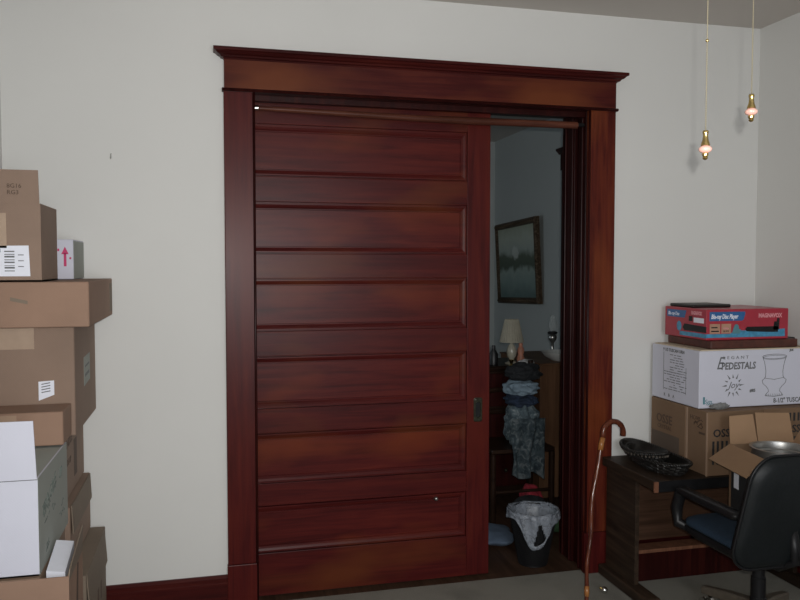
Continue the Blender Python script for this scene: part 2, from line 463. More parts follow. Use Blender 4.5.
# jambs: two boards with the pocket between, stops and a soffit; their shade is put into the darker wood
def jamb(name, x, s):
    """x = face of the jamb, s = +1 wall lies to the right"""
    a = lambda d: x + s * d
    bm = bmesh.new()
    def b(d0, d1, y0, y1, z1=OZ):
        x0, x1 = sorted((a(d0), a(d1))); bx(bm, x0, x1, y0, y1, 0, z1, bev=.002)
    b(0, .019, 0, .068); b(0, .019, .152, WT)
    return bm
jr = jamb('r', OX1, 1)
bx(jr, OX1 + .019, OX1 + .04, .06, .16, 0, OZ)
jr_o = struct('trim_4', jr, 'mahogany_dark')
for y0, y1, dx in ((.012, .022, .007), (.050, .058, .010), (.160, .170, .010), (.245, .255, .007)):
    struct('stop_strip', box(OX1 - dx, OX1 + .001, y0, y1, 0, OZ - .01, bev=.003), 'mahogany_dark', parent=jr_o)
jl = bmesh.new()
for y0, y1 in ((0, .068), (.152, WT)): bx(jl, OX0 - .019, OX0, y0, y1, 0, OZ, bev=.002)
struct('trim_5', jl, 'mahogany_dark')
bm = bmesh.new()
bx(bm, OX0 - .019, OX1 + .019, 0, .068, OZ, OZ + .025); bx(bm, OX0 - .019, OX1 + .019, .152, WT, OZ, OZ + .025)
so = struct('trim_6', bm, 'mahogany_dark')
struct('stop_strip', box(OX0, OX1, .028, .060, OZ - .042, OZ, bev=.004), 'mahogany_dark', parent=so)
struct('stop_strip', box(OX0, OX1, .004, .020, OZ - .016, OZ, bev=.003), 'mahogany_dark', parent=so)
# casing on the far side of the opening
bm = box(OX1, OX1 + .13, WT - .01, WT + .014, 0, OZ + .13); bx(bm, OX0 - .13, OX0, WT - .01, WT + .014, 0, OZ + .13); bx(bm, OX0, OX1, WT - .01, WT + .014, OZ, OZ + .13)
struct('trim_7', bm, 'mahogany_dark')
# a doorway casing with crown on the far room's right wall
bm = box(XR - .022, XR, 2.20, 2.35, 0, 2.385, bev=.003); bx(bm, XR - .022, XR, .95, 1.10, 0, 2.385, bev=.003)
bx(bm, XR - .028, XR, .94, 2.36, 2.385, 2.52)
c = struct('trim_8', bm, 'mahogany_dark')
bm = prism(bmesh.new(), [(XR, 2.52), (XR - .03, 2.52), (XR - .040, 2.535), (XR - .058, 2.55), (XR - .058, 2.565), (XR, 2.565)], 'Y', .89, 2.39)
struct('crown', bm, 'mahogany_dark', parent=c)
struct('door_2', box(XR - .012, XR, 1.10, 2.20, 0, 2.385), 'mahogany_dark')
bm = prism(bmesh.new(), [(XR, 0), (XR - .022, 0), (XR - .022, .14), (XR - .01, .165), (XR, .165)], 'Y', 2.35, Y2)
struct('baseboard_right_far', bm, 'mahogany_dark')

# ------------------------------------------------------------ the sliding door
DX0, DX1, DY = -.44, 1.400, .085       # front face at DY
TH = .045
panels = [(2.017, 2.262), (1.653, 1.898), (1.284, 1.536), (.914, 1.166), (.553, .797), (.215, .446)]
SL, SR = DX0 + .12, 1.278
door = bpy.data.objects.new('door_1', None); COL.objects.link(door); door.location = (DX0, DY, 0); ORG[door.name] = Vector((DX0, DY, 0))
door['kind'] = 'structure'
def dpart(name, bm, mat, **k): return struct(name, bm, mat, parent=door, **k)
dpart('stile', box(SR, DX1, DY, DY + TH, .008, 2.375, bev=.0025), 'mahogany_v')
dpart('stile', box(DX0, SL, DY, DY + TH, .008, 2.375, bev=.0025), 'mahogany_v')
zs = [2.375] + [z for a, b in panels for z in (b, a)] + [.008]
for i in range(0, len(zs), 2):
    dpart('rail', box(SL, SR, DY, DY + TH, zs[i + 1], zs[i], bev=.0025), 'mahogany_h')
for a, b in panels:
    o = dpart('panel', box(SL, SR, DY + .016, DY + .032, a, b), 'mahogany_panel')
    # moulding round the panel: a mitred quarter-round frame
    bm = bmesh.new(); x0, x1 = SL, SR; rr = []
    for e, y in ((0, DY + .0165), (.0045, DY + .0165), (.006, DY + .004), (.012, DY + .004), (.022, DY + .008), (.030, DY + .0125), (.034, DY + .0125), (.036, DY + .0165)):
        rr.append([bm.verts.new(q) for q in ((x0 + e, y, a + e), (x1 - e, y, a + e), (x1 - e, y, b - e), (x0 + e, y, b - e))])
    for A, B in zip(rr, rr[1:]):
        for k in range(4): bm.faces.new((A[k], A[(k + 1) % 4], B[(k + 1) % 4], B[k]))
    obj('moulding', bm, 'mahogany_dark' if False else 'mahogany_h', o)
# recessed pull plate
pz = .863; px = 1.338
bm = bmesh.new()
outl = []
def rrect(w, hh, r, n=5):
    pts = []
    for cx, cy, a0 in ((w - r, hh - r, 0), (-w + r, hh - r, 90), (-w + r, -hh + r, 180), (w - r, -hh + r, 270)):
        for k in range(n + 1):
            a = R(a0 + 90 * k / n); pts.append((cx + r * math.cos(a), cy + r * math.sin(a)))
    return pts
rings = []
for w_, h_, r_, y in ((.023, .062, .010, DY), (.023, .062, .010, DY - .0025), (.020, .059, .009, DY - .004), (.014, .040, .012, DY - .004), (.012, .038, .011, DY - .0005)):
    rings.append([bm.verts.new((px + u, y, pz + v)) for u, v in rrect(w_, h_, r_)])
for A, B in zip(rings, rings[1:]):
    for k in range(len(A)): bm.faces.new((A[k], A[(k + 1) % len(A)], B[(k + 1) % len(A)], B[k]))
bm.faces.new(rings[-1])
pl = dpart('door_pull', bm, 'old_brass'); pl['label'] = 'tarnished brass flush pull'
obj('recess_shade', slab(bmesh.new(), front(px, DY - .0004, pz), rrect(.0115, .037, .010), t=.0006), 'black_plastic', pl)  # flat black sheet, paints the dark of the hollow
for sx, z in ((-.012, .052), (.010, -.052)):
    bm = bmesh.new(); bmesh.ops.create_uvsphere(bm, u_segments=10, v_segments=6, radius=.0035)
    bmesh.ops.translate(bm, verts=bm.verts, vec=(px + sx, DY - .0045, pz + z))
    obj('screw', bm, 'chrome' if z > 0 else 'old_brass', pl, smooth=True)
bm = bmesh.new(); lathe(bm, [(0, 0), (.011, 0), (.012, .003), (.006, .007), (.009, .014), (.008, .018), (0, .019)], n=16)
bmesh.ops.rotate(bm, verts=bm.verts, matrix=Matrix.Rotation(R(90), 3, 'X'), cent=(0, 0, 0))
bmesh.ops.translate(bm, verts=bm.verts, vec=(1.118, DY + .012, .418))
kb = dpart('glass_knob', bm, 'steel_dull', smooth=True); kb['label'] = 'small clear round knob on the lowest panel'

# tension rod across the top of the opening
t = thing('curtain_rod', 'thin wooden curtain rod across the top of the doorway with silver end', 'rod', (OX0, .030, 2.318))
obj('rod', tube(bmesh.new(), [(OX0 + .10, .030, 2.321), (1.0, .030, 2.309), (1.25, .030, 2.309), (OX1 - .05, .030, 2.312)], [.012, .0155, .018, .018], 14), 'dowel_wood', t, smooth='auto')
obj('rod', tube(bmesh.new(), [(OX0 + .012, .030, 2.322), (OX0 + .35, .030, 2.318)], .0095, 12), 'dowel_wood', t, smooth='auto')
o = obj('end_cap', tube(bmesh.new(), [(OX0 + .001, .030, 2.322), (OX0 + .030, .030, 2.322)], .0125, 12), 'chrome', t, smooth='auto')
obj('end_cap', tube(bmesh.new(), [(OX1 - .055, .030, 2.315), (OX1 - .011, .030, 2.315)], .010, 12), 'black_plastic', t, smooth='auto')

# nail in the wall
bm = bmesh.new(); tube(bm, [(-.398, .002, 2.088), (-.398, -.012, 2.085), (-.398, -.014, 2.066), (-.398, -.020, 2.064), (-.398, -.022, 2.070)], .0024, 6)
o = obj('wall_hook', bm, 'steel_dull', loc=(-.398, 0, 2.08)); tag(o, 'tiny metal hook stuck in the bare white wall left of the doorway', 'hook')

# ------------------------------------------------------------ cartons
def carton(name, label, x0, x1, y0, y1, z0, z1, mat='cardboard', group=None, tape=None):
    t = thing(name, label, 'box', ((x0 + x1) / 2, (y0 + y1) / 2, z0), group)
    bm = box(x0, x1, y0, y1, z0, z1, bev=.003, seg=1)
    obj('body', bm, mat, t)
    return t
def open_carton(name, label, x0, x1, y0, y1, z0, z1, mat='cardboard', th=.005, inner=None):
    t = thing(name, label, 'box', ((x0 + x1) / 2, (y0 + y1) / 2, z0))
    bm = box(x0, x1, y0, y1, z0, z0 + th)
    bx(bm, x0, x1, y0, y0 + th, z0, z1); bx(bm, x0, x1, y1 - th, y1, z0, z1)
    bx(bm, x0, x0 + th, y0 + th, y1 - th, z0, z1); bx(bm, x1 - th, x1, y0 + th, y1 - th, z0, z1)
    obj('body', bm, mat, t)
    return t
def flap(t, corners, mat='cardboard', th=.004, name='flap'):
    c = [Vector(p) for p in corners]
    n = (c[1] - c[0]).cross(c[2] - c[0]).normalized() * th / 2
    bm = bmesh.new()
    A = [bm.verts.new(p + n) for p in c]; B = [bm.verts.new(p - n) for p in c]
    bm.faces.new(A); bm.faces.new(B)
    for i in range(4): bm.faces.new((A[i], A[(i + 1) % 4], B[(i + 1) % 4], B[i]))
    return obj(name, bm, mat, t)
W0 = XL + .004
# back column, bottom to top
carton('cardboard_box', 'brown cardboard box on the floor, lowest at the back of the left pile', W0, -.445, -.60, -.03, 0.002, .445, 'cardboard_grey')
t8 = bpy.data.objects['cardboard_box']
bm = bmesh.new(); F = right_side(-.445, -.60, 0)
stroke(bm, F, [(.10, .10), (.14, .32)], .02); stroke(bm, F, [(.30, .12), (.33, .36)], .03); stroke(bm, F, [(.40, .2), (.42, .36)], .02)
obj('print', bm, 'ink_brown', t8)
flap(t8, [(-.446, -.58, .445), (-.446, -.06, .445), (-.436, -.06, .30), (-.436, -.58, .30)], 'cardboard_grey')
b7 = carton('cardboard_box', 'brown cardboard box second from the floor in the left pile, plain side', W0, -.505, -.55, -.03, .449, .690, 'cardboard')
flap(b7, [(-.502, -.53, .692), (-.502, -.05, .692), (-.497, -.05, .585), (-.497, -.53, .585)], 'cardboard_grey')
b6 = carton('cardboard_box', 'brown printed cardboard box behind the white carton in the left pile', W0, -.528, -.62, -.03, .693, .966, 'cardboard')
F = right_side(-.528, -.62, .693)
obj('lettering', text_bm('HANDLE', .05, F, .10, .19, rot=.1), 'ink_brown', b6)
obj('lettering', text_bm('THIS SIDE UP', .035, F, .06, .13), 'ink_brown', b6)
obj('dark_mark', rect(bmesh.new(), F, .33, .05, .40, .20), 'ink_brown', b6)
b4 = carton('cardboard_box', 'large brown cardboard box with clear tape and small white label, left pile', W0, -.474, -.58, -.03, .969, 1.379, 'cardboard')
F = front(-.845, -.58, .969)
obj('tape', rect(bmesh.new(), F, .02, .325, .235, .408), 'tape', b4)
lb = obj('shipping_label', slab(bmesh.new(), F, [(.247, .135), (.300, .155), (.300, .208), (.247, .205)]), 'paper', b4)
bm = bmesh.new()
for k in range(4): stroke(bm, F, [(.258, .165 + k * .010), (.286, .170 + k * .010)], .0035, .0004, .0009)
obj('label_print', bm, 'ink_grey', lb)
F = right_side(-.474, -.58, .969)
lb = obj('shipping_label', slab(bmesh.new(), F, [(.22, .15), (.38, .16), (.38, .27), (.22, .265)]), 'board_white_grey', b4)
obj('label_print', merge(stroke(bmesh.new(), F, [(.25, .19), (.35, .195)], .012, .0004, .0009), stroke(bmesh.new(), F, [(.25, .225), (.35, .23)], .008, .0004, .0009)), 'ink_grey', lb)
b5 = carton('cardboard_box', 'small tan cardboard box resting on the white carton in the left pile', W0, -.487, -.76, -.585, .975, 1.092, 'cardboard_warm')
F = front(-.845, -.76, .975)
obj('tape', rect(bmesh.new(), F, .14, 0, .21, .11), 'cardboard_pale', b5)
b3 = carton('cardboard_box', 'long flat brown cardboard box lying across the left pile', W0, -.401, -.72, -.02, 1.382, 1.541, 'cardboard_warm')
F = front(-.845, -.72, 1.382)
obj('tear_mark', slab(bmesh.new(), F, [(.19, .094), (.245, .082), (.245, .094), (.19, .107)]), 'cardboard_grey', b3)
F = right_side(-.401, -.72, 1.382)
obj('tape', rect(bmesh.new(), F, .60, .02, .69, .14), 'cardboard_grey', b3)
# topmost open box
b1 = open_carton('cardboard_box', 'open brown cardboard box with raised flap and shipping label, topmost of left pile', W0, -.553, -.72, -.42, 1.543, 1.812, 'cardboard')
flap(b1, [(W0, -.7185, 1.811), (-.556, -.7185, 1.811), (-.558, -.722, 1.926), (W0, -.722, 1.926)], 'cardboard')
F = front(-.845, -.72, 1.543)
obj('tape', rect(bmesh.new(), F, .08, .115, .183, .235), 'tape', b1)
lb = obj('shipping_label', slab(bmesh.new(), F, [(.05, .018), (.256, .018), (.252, .124), (.05, .121)]), 'paper', b1)
bm = bmesh.new()
for k, w in enumerate((.003, .006, .002, .005, .003, .006, .003, .004)): rect(bm, F, .175, .035 + k * .0095, .207, .035 + k * .0095 + w, .0004, .0009)
rect(bm, F, .150, .100, .163, .113, .0004, .0009)
for k in range(5): rect(bm, F, .120, .03 + k * .014, .155, .033 + k * .014, .0004, .0009)
for k in range(3): rect(bm, F, .218, .05 + k * .02, .236, .053 + k * .02, .0004, .0009)
obj('barcode', bm, 'ink_grey', lb)
F = front(-.845, -.7232, 1.80)
obj('print', pm(text_bm('8G16', .021, F, .187, .064), text_bm('RG3', .021, F, .187, .042)), 'ink_brown', b1)
# white carton with the arrow
b2 = carton('white_box', 'small white cardboard box with pink up arrow on the left pile', W0 + .235, -.514, -.30, -.03, 1.543, 1.702, 'board_white')
F = front(-.575, -.30, 1.543)
bm = stroke(bmesh.new(), F, [(.030, .055), (.030, .10)], .010); slab(bm, F, [(.016, .10), (.044, .10), (.030, .130)])
rect(bm, F, .046, .080, .053, .088); rect(bm, F, .002, .112, .009, .122)
obj('print', bm, 'ink_pink', b2)
F = right_side(-.514, -.30, 1.543)
obj('side_panel', rect(bmesh.new(), F, .002, .002, .268, .153), 'board_white_grey', b2)  # grey sheet paints the shaded side of the white box
# front column
c0 = carton('cardboard_box', 'brown cardboard box on the floor under the open front box', W0, -.41, -1.20, -.94, .002, .345, 'cardboard')
b9 = open_carton('cardboard_box', 'open brown cardboard box holding loose papers, below the white carton', W0, -.405, -1.20, -.94, .348, .676, 'cardboard_warm')
carton('cardboard_box', 'tall brown cardboard box standing behind the open box of papers', W0, -.51, -.935, -.625, .002, .676, 'cardboard')
flap(b9, [(-.407, -1.198, .660), (-.407, -.942, .660), (-.402, -.945, .748), (-.404, -1.190, .694)], 'cardboard_grey')
F = right_side(-.405, -1.20, .348)
obj('print', stroke(bmesh.new(), F, [(.14, .20), (.16, .30)], .03), 'ink_brown', b9)
bm = box(W0 + .02, -.49, -1.18, -.96, .354, .672)
tag(obj('paper_stack', bm, 'cardboard_pale', loc=(-.66, -.93, .354)), 'buff folders filling the open box below the white carton', 'papers')
bm = bmesh.new()
A = [Vector(p) for p in ((-.478, -1.14, .676), (-.425, -1.14, .668), (-.425, -.97, .705), (-.478, -.97, .713))]
vs = [bm.verts.new(p) for p in A] + [bm.verts.new(p - Vector((0, 0, .03))) for p in A]
bm.faces.new(vs[:4]); bm.faces.new(vs[4:])
for i in range(4): bm.faces.new((vs[i], vs[(i + 1) % 4], vs[4 + (i + 1) % 4], vs[4 + i]))
tag(obj('paper_stack', bm, 'paper', loc=(-.45, -.96, .638)), 'white papers sticking up beside the white carton', 'papers')
bm = box(-.482, -.418, -1.15, -.96, .354, .634)
tag(obj('paper_stack', bm, 'board_cream', loc=(-.45, -.96, .354)), 'cream papers under the white sheets in the open box', 'papers')
wb = open_carton('white_box', 'big white cardboard carton with printed grey side in the left pile', W0, -.489, -1.18, -.69, .679, .970, 'board_white')
obj('front_fold', stroke(bmesh.new(), front(-.845, -1.18, .679), [(.012, .288), (.355, .288)], .0022), 'ink_grey', wb)
obj('lid', box(W0 + .006, -.495, -1.174, -.696, .958, .968), 'board_white_grey', wb)
flap(wb, [(W0, -1.178, .969), (-.491, -1.178, .969), (-.497, -1.184, 1.143), (W0, -1.184, 1.143)], 'board_white')
F = right_side(-.489, -1.18, .679)
obj('side_panel', rect(bmesh.new(), F, .001, .001, .489, .291), 'board_white_grey', wb)
def squiggle(F, a, b, w, h, seed, wd=.004, n=14, d0=.0009):
    rnd = random.Random(seed); bm = bmesh.new()
    for k in range(n):
        x = a + rnd.random() * w; y = b + rnd.random() * h; an = rnd.random() * 1.2 - .2; L = .010 + rnd.random() * .025
        stroke(bm, F, [(x, y), (x + L * math.cos(an), y + L * math.sin(an)), (x + L * 1.3, y + L * .2)], wd, .0004, d0)
    return bm
obj('print', pm(text_bm('FRAGILE', .06, F, .07, .15, d=.0012, rot=.25), squiggle(F, .05, .12, .20, .11, 4), text_bm('UP', .05, F, .33, .20, d=.0012),
                   squiggle(F, .33, .06, .08, .05, 7, n=6), squiggle(F, .10, .03, .04, .03, 8, n=5)), 'ink_green', wb)
F = front(-.845, -1.18, .679)
obj('mark', rect(bmesh.new(), F, .235, .125, .243, .131), 'ink_grey', wb)

# ------------------------------------------------------------ desk
dk = thing('desk', 'dark wood desk in the right corner, boxes stacked on it', 'desk', (2.42, -.27, 0))
DZ = .612
obj('desktop', box(1.975, 2.885, -.515, -.035, DZ - .045, DZ, bev=.004), 'desk_wood', dk)
obj('front_edge', box(1.997, 2.884, -.521, -.5155, DZ - .05, DZ - .001), 'black_plastic', dk)
obj('edge_strip', box(1.974, 1.996, -.519, -.512, DZ - .052, DZ - .003), 'desk_light', dk)['label'] = 'pale raw wood patch at the front corner'
obj('side_panel', box(1.99, 2.012, -.335, -.055, .055, DZ - .046, bev=.002), 'desk_wood', dk)
obj('side_panel', box(2.84, 2.862, -.40, -.055, .055, DZ - .046, bev=.002), 'desk_wood', dk)
obj('modesty_panel', box(2.013, 2.839, -.10, -.085, .18, DZ - .046), 'desk_panel', dk)
obj('shelf', box(2.013, 2.839, -.19, -.101, .145, .163, bev=.002), 'desk_light', dk)
obj('kick_panel', box(2.013, 2.839, -.185, -.17, .002, .144), 'mahogany_dark', dk)
obj('foot', box(1.955, 2.03, -.50, -.04, .003, .056, bev=.008), 'desk_wood', dk)
obj('foot', box(2.82, 2.88, -.50, -.04, .003, .056, bev=.008), 'desk_wood', dk)
cs = thing('caster', 'small shiny metal caster lying on carpet beside the desk foot', 'caster', (1.862, -.27, .0))
bm = bmesh.new(); bmesh.ops.create_uvsphere(bm, u_segments=16, v_segments=10, radius=.017); bmesh.ops.translate(bm, verts=bm.verts, vec=(1.866, -.27, .0175))
obj('ball', bm, 'chrome', cs, smooth=True)
obj('stem', tube(bmesh.new(), [(1.866, -.27, .020), (1.845, -.262, .03)], .006, 8), 'brass', cs)

# boxes on the desk
def handles(F, x0, n, z0, z1, w=.011, gap=.024):
    bm = bmesh.new()
    for k in range(n): rect(bm, F, x0 + k * gap, z0, x0 + k * gap + w, z1)
    return bm
ba = carton('cardboard_box', 'brown printed cardboard box at the back corner of the desk', 2.255, 2.86, -.335, -.035, DZ + .001, .915, 'cardboard_right')
F = left_side(2.255, -.035, DZ)
obj('print', pm(text_bm('OSSE', .062, F, .05, .185, bold=.001), text_bm('CRYSTAL', .03, F, .06, .155)), 'ink_brown', ba)
obj('print', rect(bmesh.new(), F, .01, .0, .25, .135), 'cardboard_print', ba)
bb = carton('cardboard_box', 'brown cardboard box with black bars printed, behind the open box', 2.258, 2.555, -.505, -.338, DZ + .001, .915, 'cardboard_right')
F = front(2.258, -.505, DZ)
obj('print', pm(text_bm('OSSE', .052, F, .028, .185, bold=.001), handles(F, .025, 9, .055, .165)), 'ink_black', bb)
F = left_side(2.258, -.338, DZ)
obj('print', pm(text_bm('HOW', .03, F, .03, .25), squiggle(F, .04, .22, .08, .03, 3, n=6), rect(bmesh.new(), F, .10, .19, .145, .20)), 'ink_brown', bb)
obj('tape', merge(rect(bmesh.new(), F, -.0, .0, .012, .30, t=.0012), rect(bmesh.new(), F, .155, 0, .166, .30, t=.0012)), 'cardboard_pale', bb)
bc = carton('cardboard_box', 'brown box with black bars printed, rightmost on the desk by the wall', 2.562, 2.86, -.50, -.338, DZ + .001, .915, 'cardboard_right')
F = front(2.562, -.50, DZ)
obj('print', pm(text_bm('OSSE', .052, F, .12, .185, bold=.001), handles(F, .10, 8, .055, .165), handles(F, .12, 7, .24, .28)), 'ink_black', bc)

# white pedestal carton
wx0, wx1, wy0_, wy1_, wz0_, wz1_ = 2.257, 2.893, -.435, -.035, .919, 1.192
wp = carton('white_box', 'white carton printed with an urn and PEDESTALS, on the desk boxes', wx0, wx1, wy0_, wy1_, wz0_, wz1_, 'board_white')
obj('top_flaps', box(wx0 + .01, wx1 - .004, wy0_ + .004, wy1_ - .01, wz1_, wz1_ + .005), 'board_cream', wp)
F = front(wx0, wy0_, wz0_)
G = 'ink_grey'
pr = [text_bm('E', .085, F, .090, .185, shear=.4, squeeze=.8), text_bm('L E G A N T', .021, F, .128, .232, squeeze=1.3), text_bm('PEDESTALS', .047, F, .118, .183, squeeze=.82, bold=.0012, shear=.1)]
bm = bmesh.new()
for k in range(12):
    a = 2 * PI * k / 12; r0, r1 = .036, .054 if k % 2 else .062
    cx, cy = .185, .105
    slab(bm, F, [(cx + r0 * math.cos(a - .12), cy + r0 * math.sin(a - .12)), (cx + r0 * math.cos(a + .12), cy + r0 * math.sin(a + .12)), (cx + r1 * math.cos(a + .05), cy + r1 * math.sin(a + .05))])
pr += [bm, text_bm('Joy', .045, F, .158, .092, shear=.4), text_bm('#85', .020, F, .278, .070, bold=.001), text_bm('8-1/2" TUSCANY', .032, F, .412, .012, squeeze=.85, bold=.0008), text_bm('JDS', .014, F, .50, .262, bold=.001)]
bm = bmesh.new(); cx = .415; s = 1.0
def ell(cx, cy, a, b, n=28): return [(cx + a * math.cos(2 * PI * k / n), cy + b * math.sin(2 * PI * k / n)) for k in range(n)]
stroke(bm, F, ell(cx, .238, .068, .011), .0022, closed=True)
stroke(bm, F, ell(cx, .233, .066, .010), .0018, closed=True)
for sgn in (-1, 1):
    stroke(bm, F, [(cx + sgn * x, y) for x, y in ((.066, .234), (.058, .215), (.052, .19), (.048, .165), (.050, .140), (.055, .132), (.068, .124), (.064, .108), (.046, .094), (.034, .080), (.032, .068), (.046, .055), (.050, .048))], .0022)
stroke(bm, F, [(cx - .055, .134), (cx, .126), (cx + .055, .134)], .0022); stroke(bm, F, [(cx - .05, .048), (cx, .043), (cx + .05, .048)], .003)
for k in range(9): stroke(bm, F, [(cx - .042 + .0105 * k, .046), (cx - .040 + .0105 * k, .056)], .0015)
pr.append(bm)
obj('print', pm(*pr), G, wp)
obj('print', pm(rect(bmesh.new(), F, .022, .02, .032, .055), text_bm('Sgn', .03, F, .028, .022, shear=.3), text_bm('Arts', .016, F, .05, .016, shear=.3)), 'ink_teal', wp)
F = left_side(wx0, wy1_, wz0_)
pr = [text_bm('9 1/2 TUSCAN URN', .022, F, .10, .247, squeeze=.95, bold=.0005)]
rnd = random.Random(5)
for k in range(15):
    y = .055 + k * .0125
    x = .11 + (0 if k < 8 else .05)
    while x < .29 - (0 if k < 9 else .03):
        L = .012 + rnd.random() * .03
        if rnd.random() > .22: pr.append(rect(bmesh.new(), F, x, y, min(x + L, .30), y + .0035))
        x += L + .008
obj('lettering', pr[0], G, wp)
obj('size_table', merge(*pr[1:], stroke(bmesh.new(), F, [(.105, .05), (.105, .24)], .002), stroke(bmesh.new(), F, [(.105, .145), (.29, .145)], .002), stroke(bmesh.new(), F, [(.295, .05), (.295, .18)], .0015)), G, wp)
obj('lettering', text_bm('K    B    A', .022, F, .11, .018), G, wp)
# crumpled strip of clear tape at the lower edge
bm = bmesh.new(); bmesh.ops.create_icosphere(bm, subdivisions=3, radius=1)
for v in bm.verts:
    k = 1 + .5 * noise.noise(v.co * 2.5 + Vector((3, 1, 2)))
    v.co = Vector((2.358 + v.co.x * .052 * k, -.449 + v.co.y * .012, .929 + v.co.z * .016 * k))
obj('loose_tape', bm, 'clear_tape', wp)

tr = thing('tray', 'dark reddish flat board between the white carton and the red box', 'board', (2.56, -.24, 1.199))
obj('board', box(2.33, 2.82, -.415, -.06, 1.1985, 1.238, bev=.004), 'dark_tray', tr)
obj('handle', box(2.822, 2.872, -.34, -.27, 1.215, 1.238, bev=.006), 'black_plastic', tr)

rx0_, rx1_, ry0, ry1, rzz0, rzz1 = 2.312, 2.772, -.405, -.06, 1.2395, 1.388
rb = carton('player_box', 'red and blue disc player box on top of the right stack', rx0_, rx1_, ry0, ry1, rzz0, rzz1, 'red_card')
bm = bmesh.new(); vs = [(2.33, -.39, 1.3885), (2.52, -.39, 1.3885), (2.60, -.08, 1.3885), (2.33, -.08, 1.3885)]
bx(bm, rx0_ + .02, rx0_ + .24, ry0 + .14, ry1 - .01, rzz1, rzz1 + .016, bev=.006)
obj('top_flap', bm, 'black_lid', rb)
F = front(rx0_, ry0, rzz0)
obj('print', pm(slab(bmesh.new(), F, [(.016, .092), (.195, .092), (.205, .098), (.213, .124), (.213, .136), (.016, .136)])), 'blue_print', rb)
obj('print', pm(rect(bmesh.new(), F, .0, .012, .44, .030), slab(bmesh.new(), F, [(.13, .030), (.44, .030), (.44, .050), (.32, .042), (.16, .046)])), 'cyan_print', rb)
obj('print', pm(rect(bmesh.new(), F, .018, .032, .075, .078), rect(bmesh.new(), F, .082, .032, .135, .078)), 'tan_print', rb)
obj('print', pm(text_bm('Blu-ray Disc Player', .031, F, .024, .103, d=.0012, shear=.25, squeeze=.62, bold=.0008), ), 'paper', rb)
obj('print', pm(text_bm('MAGNAVOX', .028, F, .288, .106, squeeze=.82, bold=.0012), text_bm('1080p', .014, F, .088, .052, d=.0012)), 'pink_print', rb)
bm = slab(bmesh.new(), F, [(.222, .040), (.355, .034), (.40, .034), (.40, .06), (.385, .062), (.225, .062), (.215, .052)], t=.0012)
slab(bm, F, [(.372, .045), (.405, .045), (.408, .100), (.395, .104), (.392, .085), (.378, .085)], t=.0012)
obj('print', pm(bm, text_bm('HDMI', .013, F, .090, .038, d=.0012), rect(bmesh.new(), F, .026, .040, .068, .046, t=.0012), rect(bmesh.new(), F, .026, .058, .060, .064, t=.0012)), 'black_plastic', rb)
obj('print', pm(slab(bmesh.new(), F, ell(.165, .058, .014, .018, 14), t=.0013), slab(bmesh.new(), F, [(.14, .030), (.185, .030), (.19, .05), (.15, .06)], t=.0011)), 'ink_teal', rb)
F = left_side(rx0_, ry1, rzz0)
obj('print', slab(bmesh.new(), F, [(.02, .098), (.17, .098), (.185, .135), (.02, .135)]), 'blue_print', rb)
obj('print', pm(text_bm('Blu-ray Disc', .026, F, .03, .107, d=.0012, shear=.25, squeeze=.75), rect(bmesh.new(), F, .245, .080, .325, .104)), 'paper', rb)
obj('print', text_bm('MAGNAVOX', .024, F, .225, .118, squeeze=.6, bold=.0012), 'pink_print', rb)
obj('print', pm(rect(bmesh.new(), F, .13, .01, .345, .03), slab(bmesh.new(), F, ell(.125, .055, .02, .025, 14))), 'cyan_print', rb)
obj('print', pm(slab(bmesh.new(), F, [(.17, .036), (.345, .036), (.345, .065), (.17, .070), (.155, .05)], t=.0011), rect(bmesh.new(), F, .205, .085, .235, .11)), 'black_plastic', rb)

# ------------------------------------------------------------ woven baskets on the desk
def woven(name, label, c, a, b, h, rake, mat, rows, flare=1.25, tilt=(0, 0, 0), lip=.006, pale=False):
    t = thing(name, label, 'basket', c)
    c = Vector(c); nt_ = 128; bm = bmesh.new()
    def ring(sc_, z, off, row):
        out = []
        for k in range(nt_):
            th = 2 * PI * k / nt_
            o_ = off * (1 if ((k // 4) + row) % 2 else -1)
            ends = abs(math.cos(th)) ** 2 * rake
            out.append(bm.verts.new(c + Vector(((b * sc_ + o_) * math.sin(th), (a * sc_ + o_) * math.cos(th), z + ends * (z / h)))))
        return out
    rs = []
    for r in range(rows + 1):
        f = r / rows; s_ = 1 + (flare - 1) * (f ** .7)
        rs.append(ring(s_ / flare, .002 + f * (h - .002), 0.0022, r)); 
        if r < rows: rs.append(ring((s_ + .004) / flare, .002 + (f + .5 / rows) * (h - .002), 0.0030, r))
    inner = []
    for r in range(rows, -1, -1):
        f = r / rows; s_ = 1 + (flare - 1) * (f ** .7)
        inner.append(ring(s_ / flare - .07, .008 + f * (h - .008), 0, r))
    allr = rs + inner
    for A, B in zip(allr, allr[1:]):
        for k in range(nt_): bm.faces.new((A[k], A[(k + 1) % nt_], B[(k + 1) % nt_], B[k]))
    bm.faces.new(allr[0]); bm.faces.new(allr[-1])
    obj('body', bm, mat, t, smooth=False)
    bm = bmesh.new()
    for ph in (0, PI):                                           # twisted rope rim
        pts = []
        for k in range(220):
            th = 2 * PI * k / 220; tw = 34 * th + ph
            ends = abs(math.cos(th)) ** 2 * rake
            rr = lip * .7 * math.cos(tw)
            pts.append(c + Vector(((b + rr) * math.sin(th), (a + rr) * math.cos(th), h + ends + lip * .7 * math.sin(tw))))
        tube(bm, pts, lip * .75, 6, closed=True)
    obj('rim', bm, mat, t, smooth=True)
    if pale:
        bm = bmesh.new()
        for k in range(40):
            th = 2 * PI * k / 40; ends = abs(math.cos(th)) ** 2 * rake
            p = c + Vector(((b * .985) * math.sin(th), (a * .985) * math.cos(th), h - .012 + ends))
            tube(bm, [p + Vector((0, 0, -.006)), p + Vector((0, 0, .008))], .0035, 5)
        obj('stake', bm, 'wicker_pale', t)['label'] = 'paler stakes woven under the rim'
    return t
woven('basket', 'large oval black wicker basket on the left end of the desk', (2.135, -.285, DZ + .001), .235, .100, .052, .012, 'wicker', 6)
